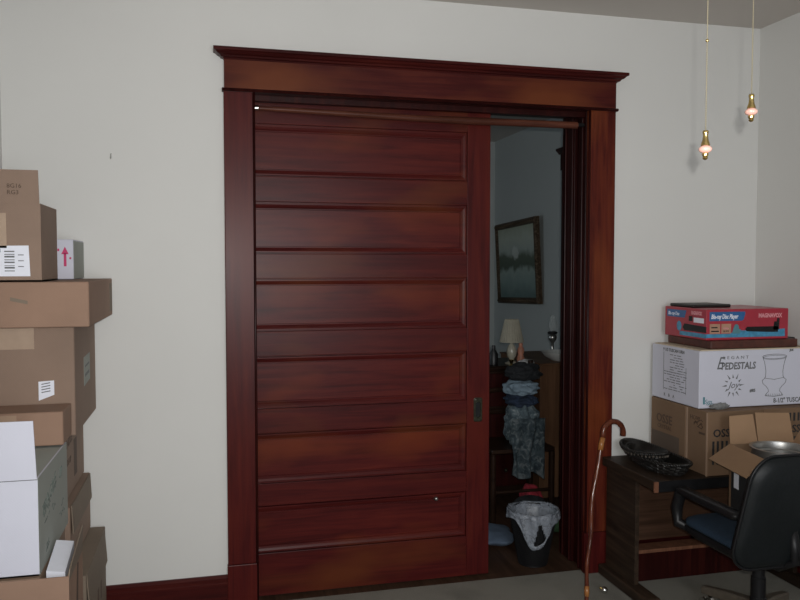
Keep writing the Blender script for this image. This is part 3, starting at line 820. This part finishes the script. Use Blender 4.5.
bk = woven('basket', 'smaller black wicker basket nested in the larger one on the desk', (2.115, -.20, DZ + .030), .165, .088, .040, .012, 'wicker', 5, pale=True)

# ------------------------------------------------------------ walking cane
cn = thing('walking_cane', 'brown knobbly wooden walking cane with curved handle leaning by the desk', 'cane', (1.602, -.52, 0))
def cp(t_):   # along the shaft, a slightly crooked stick
    p0, p1 = Vector((1.622, -.52, .0)), Vector((1.800, -.38, .795))
    p = p0.lerp(p1, t_)
    w_ = .010 * math.sin(t_ * 5.2) + .004 * math.sin(t_ * 17)
    return p + Vector((w_ - .024 * t_ * (1 - t_) * 4 * (1 if t_ > .3 else t_ / .3), 0, 0))
pts = [cp(k / 40) for k in range(41)]
rads = [.0080 + .003 * k / 40 + .0012 * max(0, math.sin(k * 1.7)) for k in range(41)]
obj('shaft', tube(bmesh.new(), pts, rads, 12), 'cane_wood', cn, smooth=True)
e = pts[-1]
hk = [e + Vector((.0, 0, -.01))]
for k in range(15):
    a = R(180 - 12.5 * k)
    hk.append(e + Vector((.058 + .058 * math.cos(a), .004 * k / 3, .012 + .060 * math.sin(a) + .0)))
hk.append(hk[-1] + Vector((-.001, 0, -.018)))
obj('handle', tube(bmesh.new(), hk, [.0115] * 3 + [.0125, .0135] * 6 + [.014, .014], 12), 'cane_wood', cn, smooth=True)
obj('collar', tube(bmesh.new(), [cp(.93), cp(.965), cp(1.0)], [.0125, .0132, .0125], 12), 'cane_light', cn, smooth=True)['label'] = 'paler wooden collar under the handle'
obj('collar', tube(bmesh.new(), [cp(.135), cp(.16), cp(.19)], [.0112, .0122, .0112], 12), 'cane_light', cn, smooth=True)['label'] = 'paler wooden band on the lower shaft'
obj('ferrule', tube(bmesh.new(), [cp(0.0) + Vector((0, 0, .0015)), cp(.035)], [.011, .0105], 12), 'black_plastic', cn)

# ------------------------------------------------------------ office chair
HX, HY = 2.31, -.80
ch = thing('office_chair', 'black office chair with blue seat in front of the desk', 'chair', (HX, HY, 0))
def squarc(w, h, r, y, cx, cz, lean=0, taper=0, n=6):
    out = []
    for u, v in rrect(w, h, r, n):
        k = 1 - taper * (v / h)
        out.append((cx + u * k, y - lean * (v / h), cz + v))
    return out
def shell(rings):
    bm = bmesh.new(); rr = [[bm.verts.new(p) for p in r] for r in rings]
    for A, B in zip(rr, rr[1:]):
        for k in range(len(A)): bm.faces.new((A[k], A[(k + 1) % len(A)], B[(k + 1) % len(A)], B[k]))
    bm.faces.new(rr[0]); bm.faces.new(rr[-1])
    return bm
# backrest
cx, cz, yb = 2.262, .625, -1.06
rgs = [squarc(w_, h_, r_, yb + dy, cx, cz, .03, .14) for w_, h_, r_, dy in
       ((.15, .12, .07, -.030), (.205, .19, .09, -.026), (.242, .224, .10, -.014), (.248, .232, .10, 0), (.242, .224, .10, .020), (.205, .175, .09, .034), (.11, .09, .05, .038))]
bk_ = obj('backrest', shell(rgs), 'chair_black', ch, smooth=True)
o = obj('edge_trim', tube(bmesh.new(), squarc(.249, .233, .10, yb - .004, cx, cz, .03, .14, 8), .006, 6, closed=True), 'black_plastic', bk_, smooth=True)
# seat
rgs = []
for w_, z in ((.222, .437), (.238, .445), (.238, .460), (.215, .472), (.12, .478)):
    rgs.append([(HX - .010 + u * 1.0, HY + v, z) for u, v in rrect(w_, w_ * .96, .09 * w_ / .24, 6)])
obj('seat', shell(rgs), 'chair_blue', ch, smooth=True)['label'] = 'blue fabric seat cushion'
rgs = []
for w_, z in ((.15, .385), (.215, .392), (.240, .415), (.243, .436), (.20, .4365)):
    rgs.append([(HX - .010 + u, HY + v, z) for u, v in rrect(w_, w_ * .96, .09 * w_ / .24, 6)])
obj('seat_pan', shell(rgs), 'black_plastic', ch, smooth=True)
# back support bar
obj('back_bar', tube(bmesh.new(), [(cx - .02, HY - .05, .380), (cx - .02, HY - .20, .378), (cx, yb + .01 - .02, .42), (cx, yb + .012, .56)], [.022, .022, .02, .02], 8), 'black_plastic', ch, smooth=True)
# armrests
for sx in (-1, 1):
    ax = HX + sx * .240
    a = thing  # noqa
    pad = shell([[(ax + u, HY + .020 + v, z) for u, v in rrect(w_, .205 * k, .02, 4)] for w_, k, z in ((.022, .96, .572), (.030, 1, .580), (.030, 1, .596), (.020, .95, .603))])
    ar = obj('armrest', pad, 'black_plastic', ch, smooth=True)
    obj('arm_strut', tube(bmesh.new(), [(ax, HY + .19, .584), (ax, HY + .222, .568), (ax + sx * .002, HY + .245, .50), (ax, HY + .235, .432), (ax - sx * .06, HY + .10, .404)], [.018, .023, .023, .020, .016], 8, sx=1.2), 'black_plastic', ar, smooth=True)
    obj('arm_strut', tube(bmesh.new(), [(ax, HY - .20, .580), (ax - sx * .03, HY - .235, .56), (ax - sx * .07, HY - .245, .54)], [.014, .015, .015], 8), 'black_plastic', ar, smooth=True)
# column and star base
obj('column', lathe(bmesh.new(), [(0, .20), (.020, .20), (.020, .396), (0, .396)], (HX, HY, 0), 20), 'grey_metal', ch, smooth='auto')
obj('column_cover', lathe(bmesh.new(), [(0, .075), (.034, .075), (.034, .16), (.030, .165), (.030, .25), (.026, .255), (.026, .30), (0, .30)], (HX, HY, 0), 20), 'black_plastic', ch, smooth='auto')
obj('lever', tube(bmesh.new(), [(HX - .03, HY + .02, .388), (HX - .14, HY - .03, .382), (HX - .155, HY - .035, .365)], .006, 8), 'black_plastic', ch)
for k in range(5):
    a = R(101 + 72 * k); d = Vector((math.cos(a), math.sin(a), 0)); s = Vector((-d.y, d.x, 0)); c0_ = Vector((HX, HY, 0))
    bm = bmesh.new()
    rr = []
    for q, z, w_, hh in ((.02, .115, .030, .028), (.15, .105, .024, .022), (.30, .082, .018, .016)):
        p = c0_ + d * q + VZ * z
        rr.append([bm.verts.new(p + s * u * w_ + VZ * v * hh) for u, v in ((-1, -1), (1, -1), (1, .7), (.7, 1), (-.7, 1), (-1, .7))])
    for A, B in zip(rr, rr[1:]):
        for j in range(6): bm.faces.new((A[j], A[(j + 1) % 6], B[(j + 1) % 6], B[j]))
    bm.faces.new(rr[0]); bm.faces.new(rr[-1])
    lg = obj('base_leg', bm, 'chair_metal', ch)
    p = c0_ + d * .285
    tube(bm := bmesh.new(), [p + VZ * .07, p + VZ * .045], .007, 8)
    off = s * .017
    for sg in (-1, 1):
        q = p + off * sg
        tube(bm, [q - s * .008 + VZ * .026, q + s * .008 + VZ * .026], .0245, 16)
    obj('caster', bm, 'chrome' if k == 0 else 'black_plastic', lg, smooth='auto')

# open carton on the seat with a pot in it
BX, BY = 2.405, -.800
ob = thing('cardboard_box', 'open brown cardboard box with spread flaps standing on the blue chair seat', 'box', (BX, BY, .480))
z0, z1, hw, hd, th = .480, .795, .150, .145, .005
bm = box(BX - hw, BX + hw, BY - hd, BY + hd, z0, z0 + th)
bx(bm, BX - hw, BX + hw, BY - hd, BY - hd + th, z0, z1); bx(bm, BX - hw, BX + hw, BY + hd - th, BY + hd, z0, z1)
bx(bm, BX - hw, BX - hw + th, BY - hd + th, BY + hd - th, z0, z1); bx(bm, BX + hw - th, BX + hw, BY - hd + th, BY + hd - th, z0, z1)
obj('body', bm, 'cardboard_right', ob)
flap(ob, [(BX - hw + .002, BY - hd, z1), (BX - hw + .002, BY + hd, z1), (BX - hw - .092, BY + hd + .01, z1 - .068), (BX - hw - .088, BY - hd - .01, z1 - .072)], 'cardboard_tan')
flap(ob, [(BX - hw, BY + hd - .002, z1), (BX - .02, BY + hd - .002, z1), (BX - .028, BY + hd + .030, z1 + .128), (BX - hw + .01, BY + hd + .030, z1 + .120)], 'cardboard_tan')
flap(ob, [(BX - .018, BY + hd - .004, z1), (BX + hw, BY + hd - .004, z1), (BX + hw - .01, BY + hd + .022, z1 + .132), (BX - .022, BY + hd + .022, z1 + .136)], 'cardboard_tan')
flap(ob, [(BX + hw - .002, BY + hd, z1), (BX + hw - .002, BY - hd, z1), (BX + hw + .06, BY - hd, z1 + .10), (BX + hw + .06, BY + hd, z1 + .10)], 'cardboard_tan')
flap(ob, [(BX - hw, BY - hd + .002, z1), (BX + hw, BY - hd + .002, z1), (BX + hw - .01, BY - hd - .03, z1 - .11), (BX - hw + .01, BY - hd - .03, z1 - .11)], 'cardboard_tan')
F = left_side(BX - hw, BY + hd, z0)
obj('print', rect(bmesh.new(), F, .02, .03, .27, .235), 'ink_black', ob)
obj('shipping_label', rect(bmesh.new(), F, .045, .13, .085, .205, t=.0016), 'paper', ob)
ob.rotation_euler = (0, 0, R(-9))
pt = thing('cooking_pot', 'shiny aluminium pot inside the open box on the chair', 'pot', (BX + .012, BY, .486))
obj('body', lathe(bmesh.new(), [(0, .488), (.112, .488), (.118, .494), (.118, .800), (.128, .803), (.128, .807), (.117, .807), (.114, .800), (.114, .775), (.108, .770), (.108, .745), (.102, .740), (.102, .66), (0, .655)], (BX + .018, BY + .015, 0), 48), 'aluminium', pt, smooth='auto')
obj('handle', tube(bmesh.new(), [(BX - .015, BY - .098, .74), (BX - .015, BY - .115, .74), (BX + .05, BY - .115, .74), (BX + .05, BY - .098, .74)], .004, 8), 'aluminium', pt)

# ------------------------------------------------------------ waste basket in the doorway
wbk = thing('waste_basket', 'black mesh waste basket lined with white plastic bag in the doorway', 'bin', (1.69, .185, 0))
c = Vector((1.69, .185, 0)); z_t = .285; r_t, r_b = .128, .078
bm = bmesh.new()
lathe(bm, [(0, .001), (r_b, .001), (r_b, .012), (0, .012)], c, 32)
lathe(bm, [(r_b, .006), (r_t, z_t), (r_t - .002, z_t), (r_b - .002, .010)], c, 48)
nv = 72; nr = 24
for k in range(nv):
    a = 2 * PI * k / nv
    tube(bm, [c + Vector((r_b * math.cos(a), r_b * math.sin(a), .01)), c + Vector((r_t * math.cos(a), r_t * math.sin(a), z_t))], .0018, 4)
for j in range(nr):
    f_ = j / nr; r_ = r_b + (r_t - r_b) * f_
    tube(bm, [c + Vector((r_ * math.cos(2 * PI * k / 32), r_ * math.sin(2 * PI * k / 32), .01 + f_ * (z_t - .01))) for k in range(32)], .0018, 4, closed=True)
obj('mesh_body', bm, 'wire_black', wbk)
obj('rim', tube(bmesh.new(), [c + Vector((r_t * math.cos(2 * PI * k / 40), r_t * math.sin(2 * PI * k / 40), z_t)) for k in range(40)], .005, 8, closed=True), 'wire_black', wbk, smooth=True)
# liner: inside wall, folded over the rim, with a long handle lobe hanging at the front
bm = bmesh.new(); n = 120
rows = []
def lob(a):                                          # how far the bag hangs outside at the angle a
    d = (a - R(-104) + PI) % (2 * PI) - PI            # front right lobe, towards the camera
    return .040 + .010 * math.sin(5 * a) + .145 * math.exp(-(abs(d) / .55) ** 3)
prof_in = [(-.20, .60), (-.14, .72), (-.08, .84), (-.03, .94), (0.008, 1.0)]
for dz, k_ in prof_in:
    rows.append([c + Vector(((r_t * k_ - .004 + .006 * noise.noise(Vector((math.cos(a) * 3, math.sin(a) * 3, dz * 12)))) * math.cos(a),
                             (r_t * k_ - .004 + .006 * noise.noise(Vector((math.cos(a) * 3, math.sin(a) * 3, dz * 12)))) * math.sin(a),
                             z_t + dz + (.012 * noise.noise(Vector((math.cos(a) * 2, math.sin(a) * 2, 7))) if dz > -.01 else 0))) for a in [2 * PI * j / n for j in range(n)]])
for s_ in (0.0, .15, .3, .45, .6, .75, .88, 1.0):
    row = []
    for j in range(n):
        a = 2 * PI * j / n; L = lob(a)
        rr_ = r_t + .009 - .10 * L * s_ + .012 * s_ + .010 * noise.noise(Vector((math.cos(a) * 5, math.sin(a) * 5, s_ * 2)))
        row.append(c + Vector((rr_ * math.cos(a), rr_ * math.sin(a), z_t + .012 - L * s_ + (.010 * noise.noise(Vector((math.cos(a) * 2, math.sin(a) * 2, 7))) if s_ < .1 else 0))))
    rows.append(row)
V = [[bm.verts.new(p) for p in r] for r in rows]
for i, (A, B) in enumerate(zip(V, V[1:])):
    for j in range(n):
        a = 2 * PI * (j + .5) / n; d = (a - R(-104) + PI) % (2 * PI) - PI
        so_ = (i - len(prof_in) + .5)
        if i >= len(prof_in) and 2 <= so_ <= 6.0 and abs(d - .12) < (.02 + .26 * (so_ - 1.5) / 4.5): continue   # the handle hole
        bm.faces.new((A[j], A[(j + 1) % n], B[(j + 1) % n], B[j]))
o = obj('bag_liner', bm, 'bag_plastic', wbk, smooth=True); o['label'] = 'white plastic shopping bag used as a liner'
md = o.modifiers.new('thick', 'SOLIDIFY'); md.thickness = .0012

# ------------------------------------------------------------ pull chains
def pull(x, y, zb, label, first=None):
    t = thing('pull_chain', label, 'pull chain', (x, y, zb), 'ceiling fan pull chains')
    L = .056
    bm = bmesh.new(); tube(bm, [(x, y, zb + L), (x, y, CE - .012)], .00075, 6)
    z = zb + L + .004
    while z < zb + 1.05 - .0 and z < CE - .015:
        bmesh.ops.create_icosphere(bm, subdivisions=1, radius=.0014, matrix=Matrix.Translation((x, y, z))); z += .0042
    obj('chain', bm, 'chain_brass', t, smooth=True)
    obj('ceiling_cap', lathe(bmesh.new(), [(0, 0), (.006, 0), (.012, .008), (.012, .012), (0, .012)], (x, y, CE - .012), 16), 'brass', t, smooth='auto')
    c = (x, y, zb)
    obj('bell', lathe(bmesh.new(), [(0, .0275), (.0085, .0275), (.0082, .030), (.0058, .037), (.0045, .046), (.0052, .050), (.0058, .053), (.0046, .056), (0, .057)], c, 24), 'brass', t, smooth='auto')
    o = obj('bead', lathe(bmesh.new(), [(0, .0135), (.006, .0135), (.0105, .016), (.0125, .0195), (.0122, .0225), (.009, .026), (.006, .0275), (0, .0275)], c, 24), 'ceramic_pink', t, smooth=True); o['label'] = 'pale pink ceramic bead'
    obj('finial', lathe(bmesh.new(), [(0, 0), (.0035, .001), (.0052, .004), (.0040, .0065), (.0056, .008), (.0062, .012), (.005, .0135), (0, .0135)], c, 20), 'brass', t, smooth='auto')
    return t
p1 = pull(.927, -2.33, 1.800, 'brass pull chain with pink bead, hanging lower and nearer the doorway')
# a joint bead on the first chain
bm = bmesh.new(); bmesh.ops.create_icosphere(bm, subdivisions=2, radius=.0032, matrix=Matrix.Translation((.927, -2.33, 2.025))); obj('connector', bm, 'brass', p1, smooth=True)
pull(1.074, -2.27, 1.889, 'brass pull chain with pink bead, hanging higher and nearer the right wall')

# ------------------------------------------------------------ the far room
# landscape picture on the right wall
pc = thing('framed_picture', 'framed landscape painting tilted on the wall of the far room', 'picture', (XR - .02, 3.24, 1.63))
Fp = Face((XR - .03, 3.71, 1.235), -VY, VZ)
wd, hg = .98, .78
bm = bmesh.new(); rr = []
for e, d in ((0, -.028), (0, .010), (.008, .020), (.022, .024), (.036, .014), (.052, .012), (.058, .004)):
    rr.append([bm.verts.new(Fp.p(a, b, d)) for a, b in ((e, e), (wd - e, e), (wd - e, hg - e), (e, hg - e))])
for A, B in zip(rr, rr[1:]):
    for k in range(4): bm.faces.new((A[k], A[(k + 1) % 4], B[(k + 1) % 4], B[k]))
for sdx in range(0, 24):                           # carved beading along the frame
    for b_ in (.029, hg - .029):
        bmesh.ops.create_icosphere(bm, subdivisions=1, radius=.013, matrix=Matrix.Translation(Fp.p(.03 + sdx * (wd - .06) / 23, b_, .022)))
obj('frame', bm, 'frame_wood', pc, recalc=True)
obj('canvas', rect(bmesh.new(), Fp, .052, .052, wd - .052, hg - .052, t=.004), 'painting', pc)
pc.rotation_euler = (R(-2.0), R(-2.2), 0)
pc.location.x -= .026

# cabinet against the right wall, plain side to the doorway
cb = thing('cabinet', 'brown wooden cabinet with its plain side facing the doorway', 'cabinet', (2.52, 1.55, 0))
obj('body', box(2.172, 2.87, 1.18, 1.90, .02, .925, bev=.003), 'cabinet_wood', cb)
obj('cabinet_top', box(2.165, 2.875, 1.172, 1.91, .926, .938, bev=.004), 'cabinet_wood', cb)
obj('plinth', box(2.19, 2.86, 1.20, 1.88, 0, .02), 'dresser_wood', cb)
bw = lathe(bmesh.new(), [(0, .0), (.06, .0), (.065, .004), (.11, .030), (.133, .060), (.129, .061), (.105, .04), (.06, .012), (0, .012)], (2.385, 1.315, .9385), 40)
tag(obj('bowl', bw, 'ceramic_white', smooth='auto', loc=(2.385, 1.315, .9385)), 'wide white bowl at the corner of the brown cabinet', 'bowl')
ol = thing('oil_lamp', 'slim glass oil lamp behind the white bowl', 'lamp', (2.42, 1.52, .9385))
oc = (2.42, 1.52, .9385)
obj('base', lathe(bmesh.new(), [(0, 0), (.04, 0), (.04, .008), (.012, .02), (.010, .10), (.02, .115), (.03, .13), (.03, .15), (.018, .165), (0, .165)], oc, 24), 'steel_dull', ol, smooth=True)
obj('burner', lathe(bmesh.new(), [(0, .165), (.034, .165), (.036, .178), (.02, .185), (0, .185)], oc, 24), 'wire_black', ol, smooth='auto')
obj('chimney', lathe(bmesh.new(), [(.02, .185), (.032, .215), (.03, .245), (.018, .28), (.018, .30), (.016, .30), (.016, .28), (.028, .245), (.030, .215), (.018, .185)], oc, 24), 'glass', ol, smooth=True)

# dark dresser with clutter further left
dr = thing('dresser', 'dark low dresser behind the heaped clothes in the far room', 'dresser', (1.80, 1.42, 0))
obj('body', box(1.36, 2.12, 1.20, 1.64, .05, .90, bev=.004), 'dresser_wood', dr)
obj('dresser_top', box(1.34, 2.14, 1.18, 1.66, .90, .925, bev=.004), 'dresser_wood', dr)
for z in (.12, .39, .66):
    d_ = obj('drawer', box(1.40, 2.08, 1.186, 1.20, z, z + .22, bev=.004), 'mahogany_dark', dr)
    for x in (1.55, 1.93):
        bm = bmesh.new(); bmesh.ops.create_uvsphere(bm, u_segments=12, v_segments=8, radius=.014); bmesh.ops.translate(bm, verts=bm.verts, vec=(x, 1.176, z + .11))
        obj('knob', bm, 'old_brass', d_, smooth=True)
for x in (1.38, 2.06):
    for y in (1.23, 1.57): obj('foot', box(x, x + .04, y, y + .04, 0, .05), 'dresser_wood', dr)
lc = (2.015, 1.30, .926)
lp = thing('table_lamp', 'small table lamp with a pale pleated shade in the far room', 'lamp', lc)
obj('base', lathe(bmesh.new(), [(0, 0), (.045, 0), (.045, .008), (.02, .018), (.014, .03), (.03, .055), (.036, .085), (.026, .12), (.012, .14), (.010, .17), (0, .17)], lc, 28), 'ceramic_lamp', lp, smooth=True)
obj('collar', lathe(bmesh.new(), [(0, .17), (.014, .17), (.014, .20), (.004, .205), (.004, .30), (0, .30)], lc, 12), 'old_brass', lp)
bm = bmesh.new(); rr = []
for r_, z in ((.082, .15), (.080, .155), (.045, .305), (.043, .305), (.078, .155)):
    rr.append([bm.verts.new(Vector(lc) + Vector(((r_ + .003 * (k % 2)) * math.cos(2 * PI * k / 56), (r_ + .003 * (k % 2)) * math.sin(2 * PI * k / 56), z))) for k in range(56)])
for A, B in zip(rr, rr[1:]):
    for k in range(56): bm.faces.new((A[k], A[(k + 1) % 56], B[(k + 1) % 56], B[k]))
obj('lamp_shade', bm, 'shade_cloth', lp)
def lathe_thing(name, label, cat, prof, c, mat, n=20):
    return tag(obj(name, lathe(bmesh.new(), prof, c, n), mat, smooth='auto', loc=c), label, cat)
lathe_thing('figurine', 'small orange figurine right of the table lamp', 'figurine', [(0, 0), (.025, 0), (.028, .03), (.018, .06), (.024, .08), (.022, .10), (.012, .115), (.015, .13), (.010, .145), (0, .15)], (2.095, 1.33, .926), 'figurine_orange')
lathe_thing('brass_cup', 'small brass cup at the foot of the table lamp', 'cup', [(0, 0), (.016, 0), (.008, .01), (.018, .04), (.016, .04), (.006, .014), (0, .014)], (1.98, 1.215, .926), 'brass')
lathe_thing('dark_bottle', 'squat dark bottle left of the table lamp', 'bottle', [(0, 0), (.03, 0), (.032, .07), (.014, .10), (.012, .13), (0, .13)], (1.885, 1.30, .926), 'wire_black')
lathe_thing('jar', 'pale jar beside the door edge on the dresser', 'jar', [(0, 0), (.03, 0), (.034, .02), (.034, .10), (.026, .115), (.026, .13), (0, .13)], (1.83, 1.36, .926), 'cloth_blue')
bm = box(1.80, 1.90, 1.56, 1.575, .927, 1.12, bev=.003)
tag(obj('photo_frame', bm, 'steel_dull', loc=(1.85, 1.57, .927)), 'silvery upright photo frame at the back of the dresser', 'frame')
def lump(name, c, r, seed, mat, amp=.25, freq=2.2, label=None, cat='clothes', flat=True, parent=None, group=None, rot=0):
    bm = bmesh.new(); bmesh.ops.create_icosphere(bm, subdivisions=5, radius=1)
    off = Vector((seed * 3.1, seed * 1.7, seed * .9))
    for v in bm.verts:
        p = v.co.copy()
        k = 1 + amp * noise.noise(p * freq + off) + amp * .5 * (1 - abs(noise.noise(Vector((p.x * freq * 2.2, p.y * freq * 2.2, p.z * freq * .9)) + off))) - amp * .25
        q = Vector((p.x * r[0], p.y * r[1], p.z * r[2])) * k
        if flat and q.z < -r[2] * .75: q.z = -r[2] * .75
        v.co = Matrix.Rotation(rot, 3, 'Z') @ q + Vector((c[0], c[1], c[2] + (r[2] * .75 if flat else 0)))
    o = obj(name, bm, mat, parent, smooth=True, loc=None if parent else c)
    if not parent: tag(o, label, cat, group)
    return o
lump('folded_cloth', (2.10, 1.245, .927), (.055, .035, .02), 2, 'cloth_white', label='small crumpled white cloth beside the orange figurine', cat='cloth')

# chair with clothes heaped on it
lc_ = thing('wooden_chair', 'dark ladder back wooden chair buried in clothes in the far room', 'chair', (1.90, .98, 0))
for x in (1.695, 2.085):
    obj('leg', tube(bmesh.new(), [(x, .80, 0), (x, .80, .44)], .018, 10), 'dresser_wood', lc_, smooth='auto')
    obj('back_post', tube(bmesh.new(), [(x, 1.14, 0), (x, 1.12, .45), (x, 1.14, .97)], .018, 10), 'dresser_wood', lc_, smooth='auto')
obj('seat', box(1.68, 2.10, .785, 1.135, .44, .468, bev=.008), 'dresser_wood', lc_)
for z in (.62, .76, .90):
    bm = bmesh.new()
    tube(bm, [(1.70 + .385 * k / 10, 1.125 + .02 * math.sin(PI * k / 10), z + .02 * math.sin(PI * k / 10)) for k in range(11)], .018, 6, sx=.4)
    obj('back_slat', bm, 'dresser_wood', lc_, smooth=True)
for z in (.20,): obj('stretcher', tube(bmesh.new(), [(1.70, .80, z), (2.08, .80, z)], .010, 8), 'dresser_wood', lc_)

G_ = 'clothes heaped on the far chair'
lump('blanket', (1.935, .93, .470), (.105, .12, .155), 4, 'cloth_pattern', .25, 2.6, 'grey blue patterned blanket bundled on the far chair seat', 'blanket', group=G_)
lump('shirt', (1.935, .94, .710), (.100, .11, .045), 6, 'cloth_navy', .3, 2.5, 'navy folded garment between patterned blanket and pale blue shirt', 'clothes', group=G_)
lump('shirt', (1.935, .94, .785), (.105, .11, .050), 9, 'cloth_blue', .3, 2.4, 'pale blue folded shirt in the heap on the far chair', 'clothes', group=G_)
lump('jacket', (1.950, .955, .870), (.110, .10, .060), 11, 'cloth_black', .3, 2.2, 'black jacket on top of the clothes on the far chair', 'clothes', group=G_)
# a sheet of the patterned blanket falling in front of the seat
def drape(name, x0, x1, zt, zb, y, seed, mat, label, cat, group=None, depth=.03, cascade=.02):
    bm = bmesh.new(); nx, nz = 30, 40; V = []
    for j in range(nz + 1):
        row = []
        for i in range(nx + 1):
            f = i / nx; g = j / nz
            x = x0 + (x1 - x0) * (f + .06 * noise.noise(Vector((f * 3, g * 2, seed))) )
            z = zt + (zb + cascade * math.sin(f * 9 + seed) - zt) * g
            yy = y - depth * math.sin(f * 16 + 2 * noise.noise(Vector((f * 2, g * 2, seed + 4)))) * (.3 + .7 * g) - .02 * noise.noise(Vector((f * 4, g * 5, seed + 9)))
            row.append(bm.verts.new((x, yy, z)))
        V.append(row)
    for j in range(nz):
        for i in range(nx): bm.faces.new((V[j][i], V[j][i + 1], V[j + 1][i + 1], V[j + 1][i]))
    bmesh.ops.solidify(bm, geom=bm.faces[:], thickness=.006)
    return tag(obj(name, bm, mat, smooth=True, loc=((x0 + x1) / 2, y, zb)), label, cat, group)
drape('hanging_cloth', 1.80, 2.02, .66, .30, .755, 2, 'cloth_pattern', 'grey patterned cloth hanging down in front of the far chair seat', 'cloth')
lump('red_bag', (2.00, .92, .004), (.07, .10, .11), 14, 'cloth_red', .2, 1.8, 'dark red cloth bag on the floor under the far chair', 'bag')
lump('shoe', (1.90, .72, .115), (.10, .045, .045), 15, 'cloth_black', .15, 1.5, 'black shoe on the floor before the red bag', 'shoe')
lump('green_bag', (2.03, .66, .003), (.15, .12, .06), 17, 'cloth_green', .15, 1.4, 'dull green cloth bundle on the floor behind the waste basket', 'bag')
lump('blue_cloth', (1.60, .56, .003), (.12, .16, .04), 19, 'cloth_slate', .2, 1.3, 'slate blue cloth spread on the floor behind the waste basket', 'cloth')

# ------------------------------------------------------------ light
def area(name, loc, rot, sx, sy, power, col):
    l = bpy.data.lights.new(name, 'AREA'); l.shape = 'RECTANGLE'; l.size = sx; l.size_y = sy; l.energy = power; l.color = col
    o = bpy.data.objects.new(name, l); COL.objects.link(o); o.location = loc; o.rotation_euler = rot
    return o
area('window_daylight', ((rx0 + rx1) / 2, YB - .14, 1.6), (R(90), 0, 0), rx1 - rx0, rz1 - rz0, 85, (.93, .96, 1.0))
area('far_room_fill', (XL2 - .14, (wy0 + wy1) / 2, 1.55), (R(90), 0, R(-90)), 1.2, 1.3, 7.0, (.78, .92, 1.0))  # added fill lamp outside the invented window, brightens the far room
fl = bpy.data.lights.new('camera_flash', 'SPOT'); fl.energy = 165; fl.shadow_soft_size = .009; fl.color = (1.0, .985, .95)
fl.spot_size = R(100); fl.spot_blend = .9
fo = bpy.data.objects.new('camera_flash', fl); COL.objects.link(fo); fo.location = (.034, -3.65, 1.64); fo.rotation_euler = (R(87.4), 0, R(-14))

wd_ = bpy.data.worlds.new('world'); sc.world = wd_; wd_.use_nodes = True
nt = wd_.node_tree; bg = nt.nodes['Background']
bg.inputs[0].default_value = (.62, .70, .80, 1); bg.inputs[1].default_value = .8

# ------------------------------------------------------------ camera
cd = bpy.data.cameras.new('camera'); cam = bpy.data.objects.new('camera', cd); COL.objects.link(cam)
cam.location = (0, -3.64, 1.6); cam.rotation_euler = (R(90 - 2.58), 0, R(-14)); cd.lens = 35; cd.sensor_width = 36; cd.clip_start = .02
sc.camera = cam
sc.view_settings.view_transform = 'Standard'; sc.view_settings.look = 'None'; sc.view_settings.gamma = 1
sc.view_settings.use_curve_mapping = False
sc.view_settings.exposure = 0.0
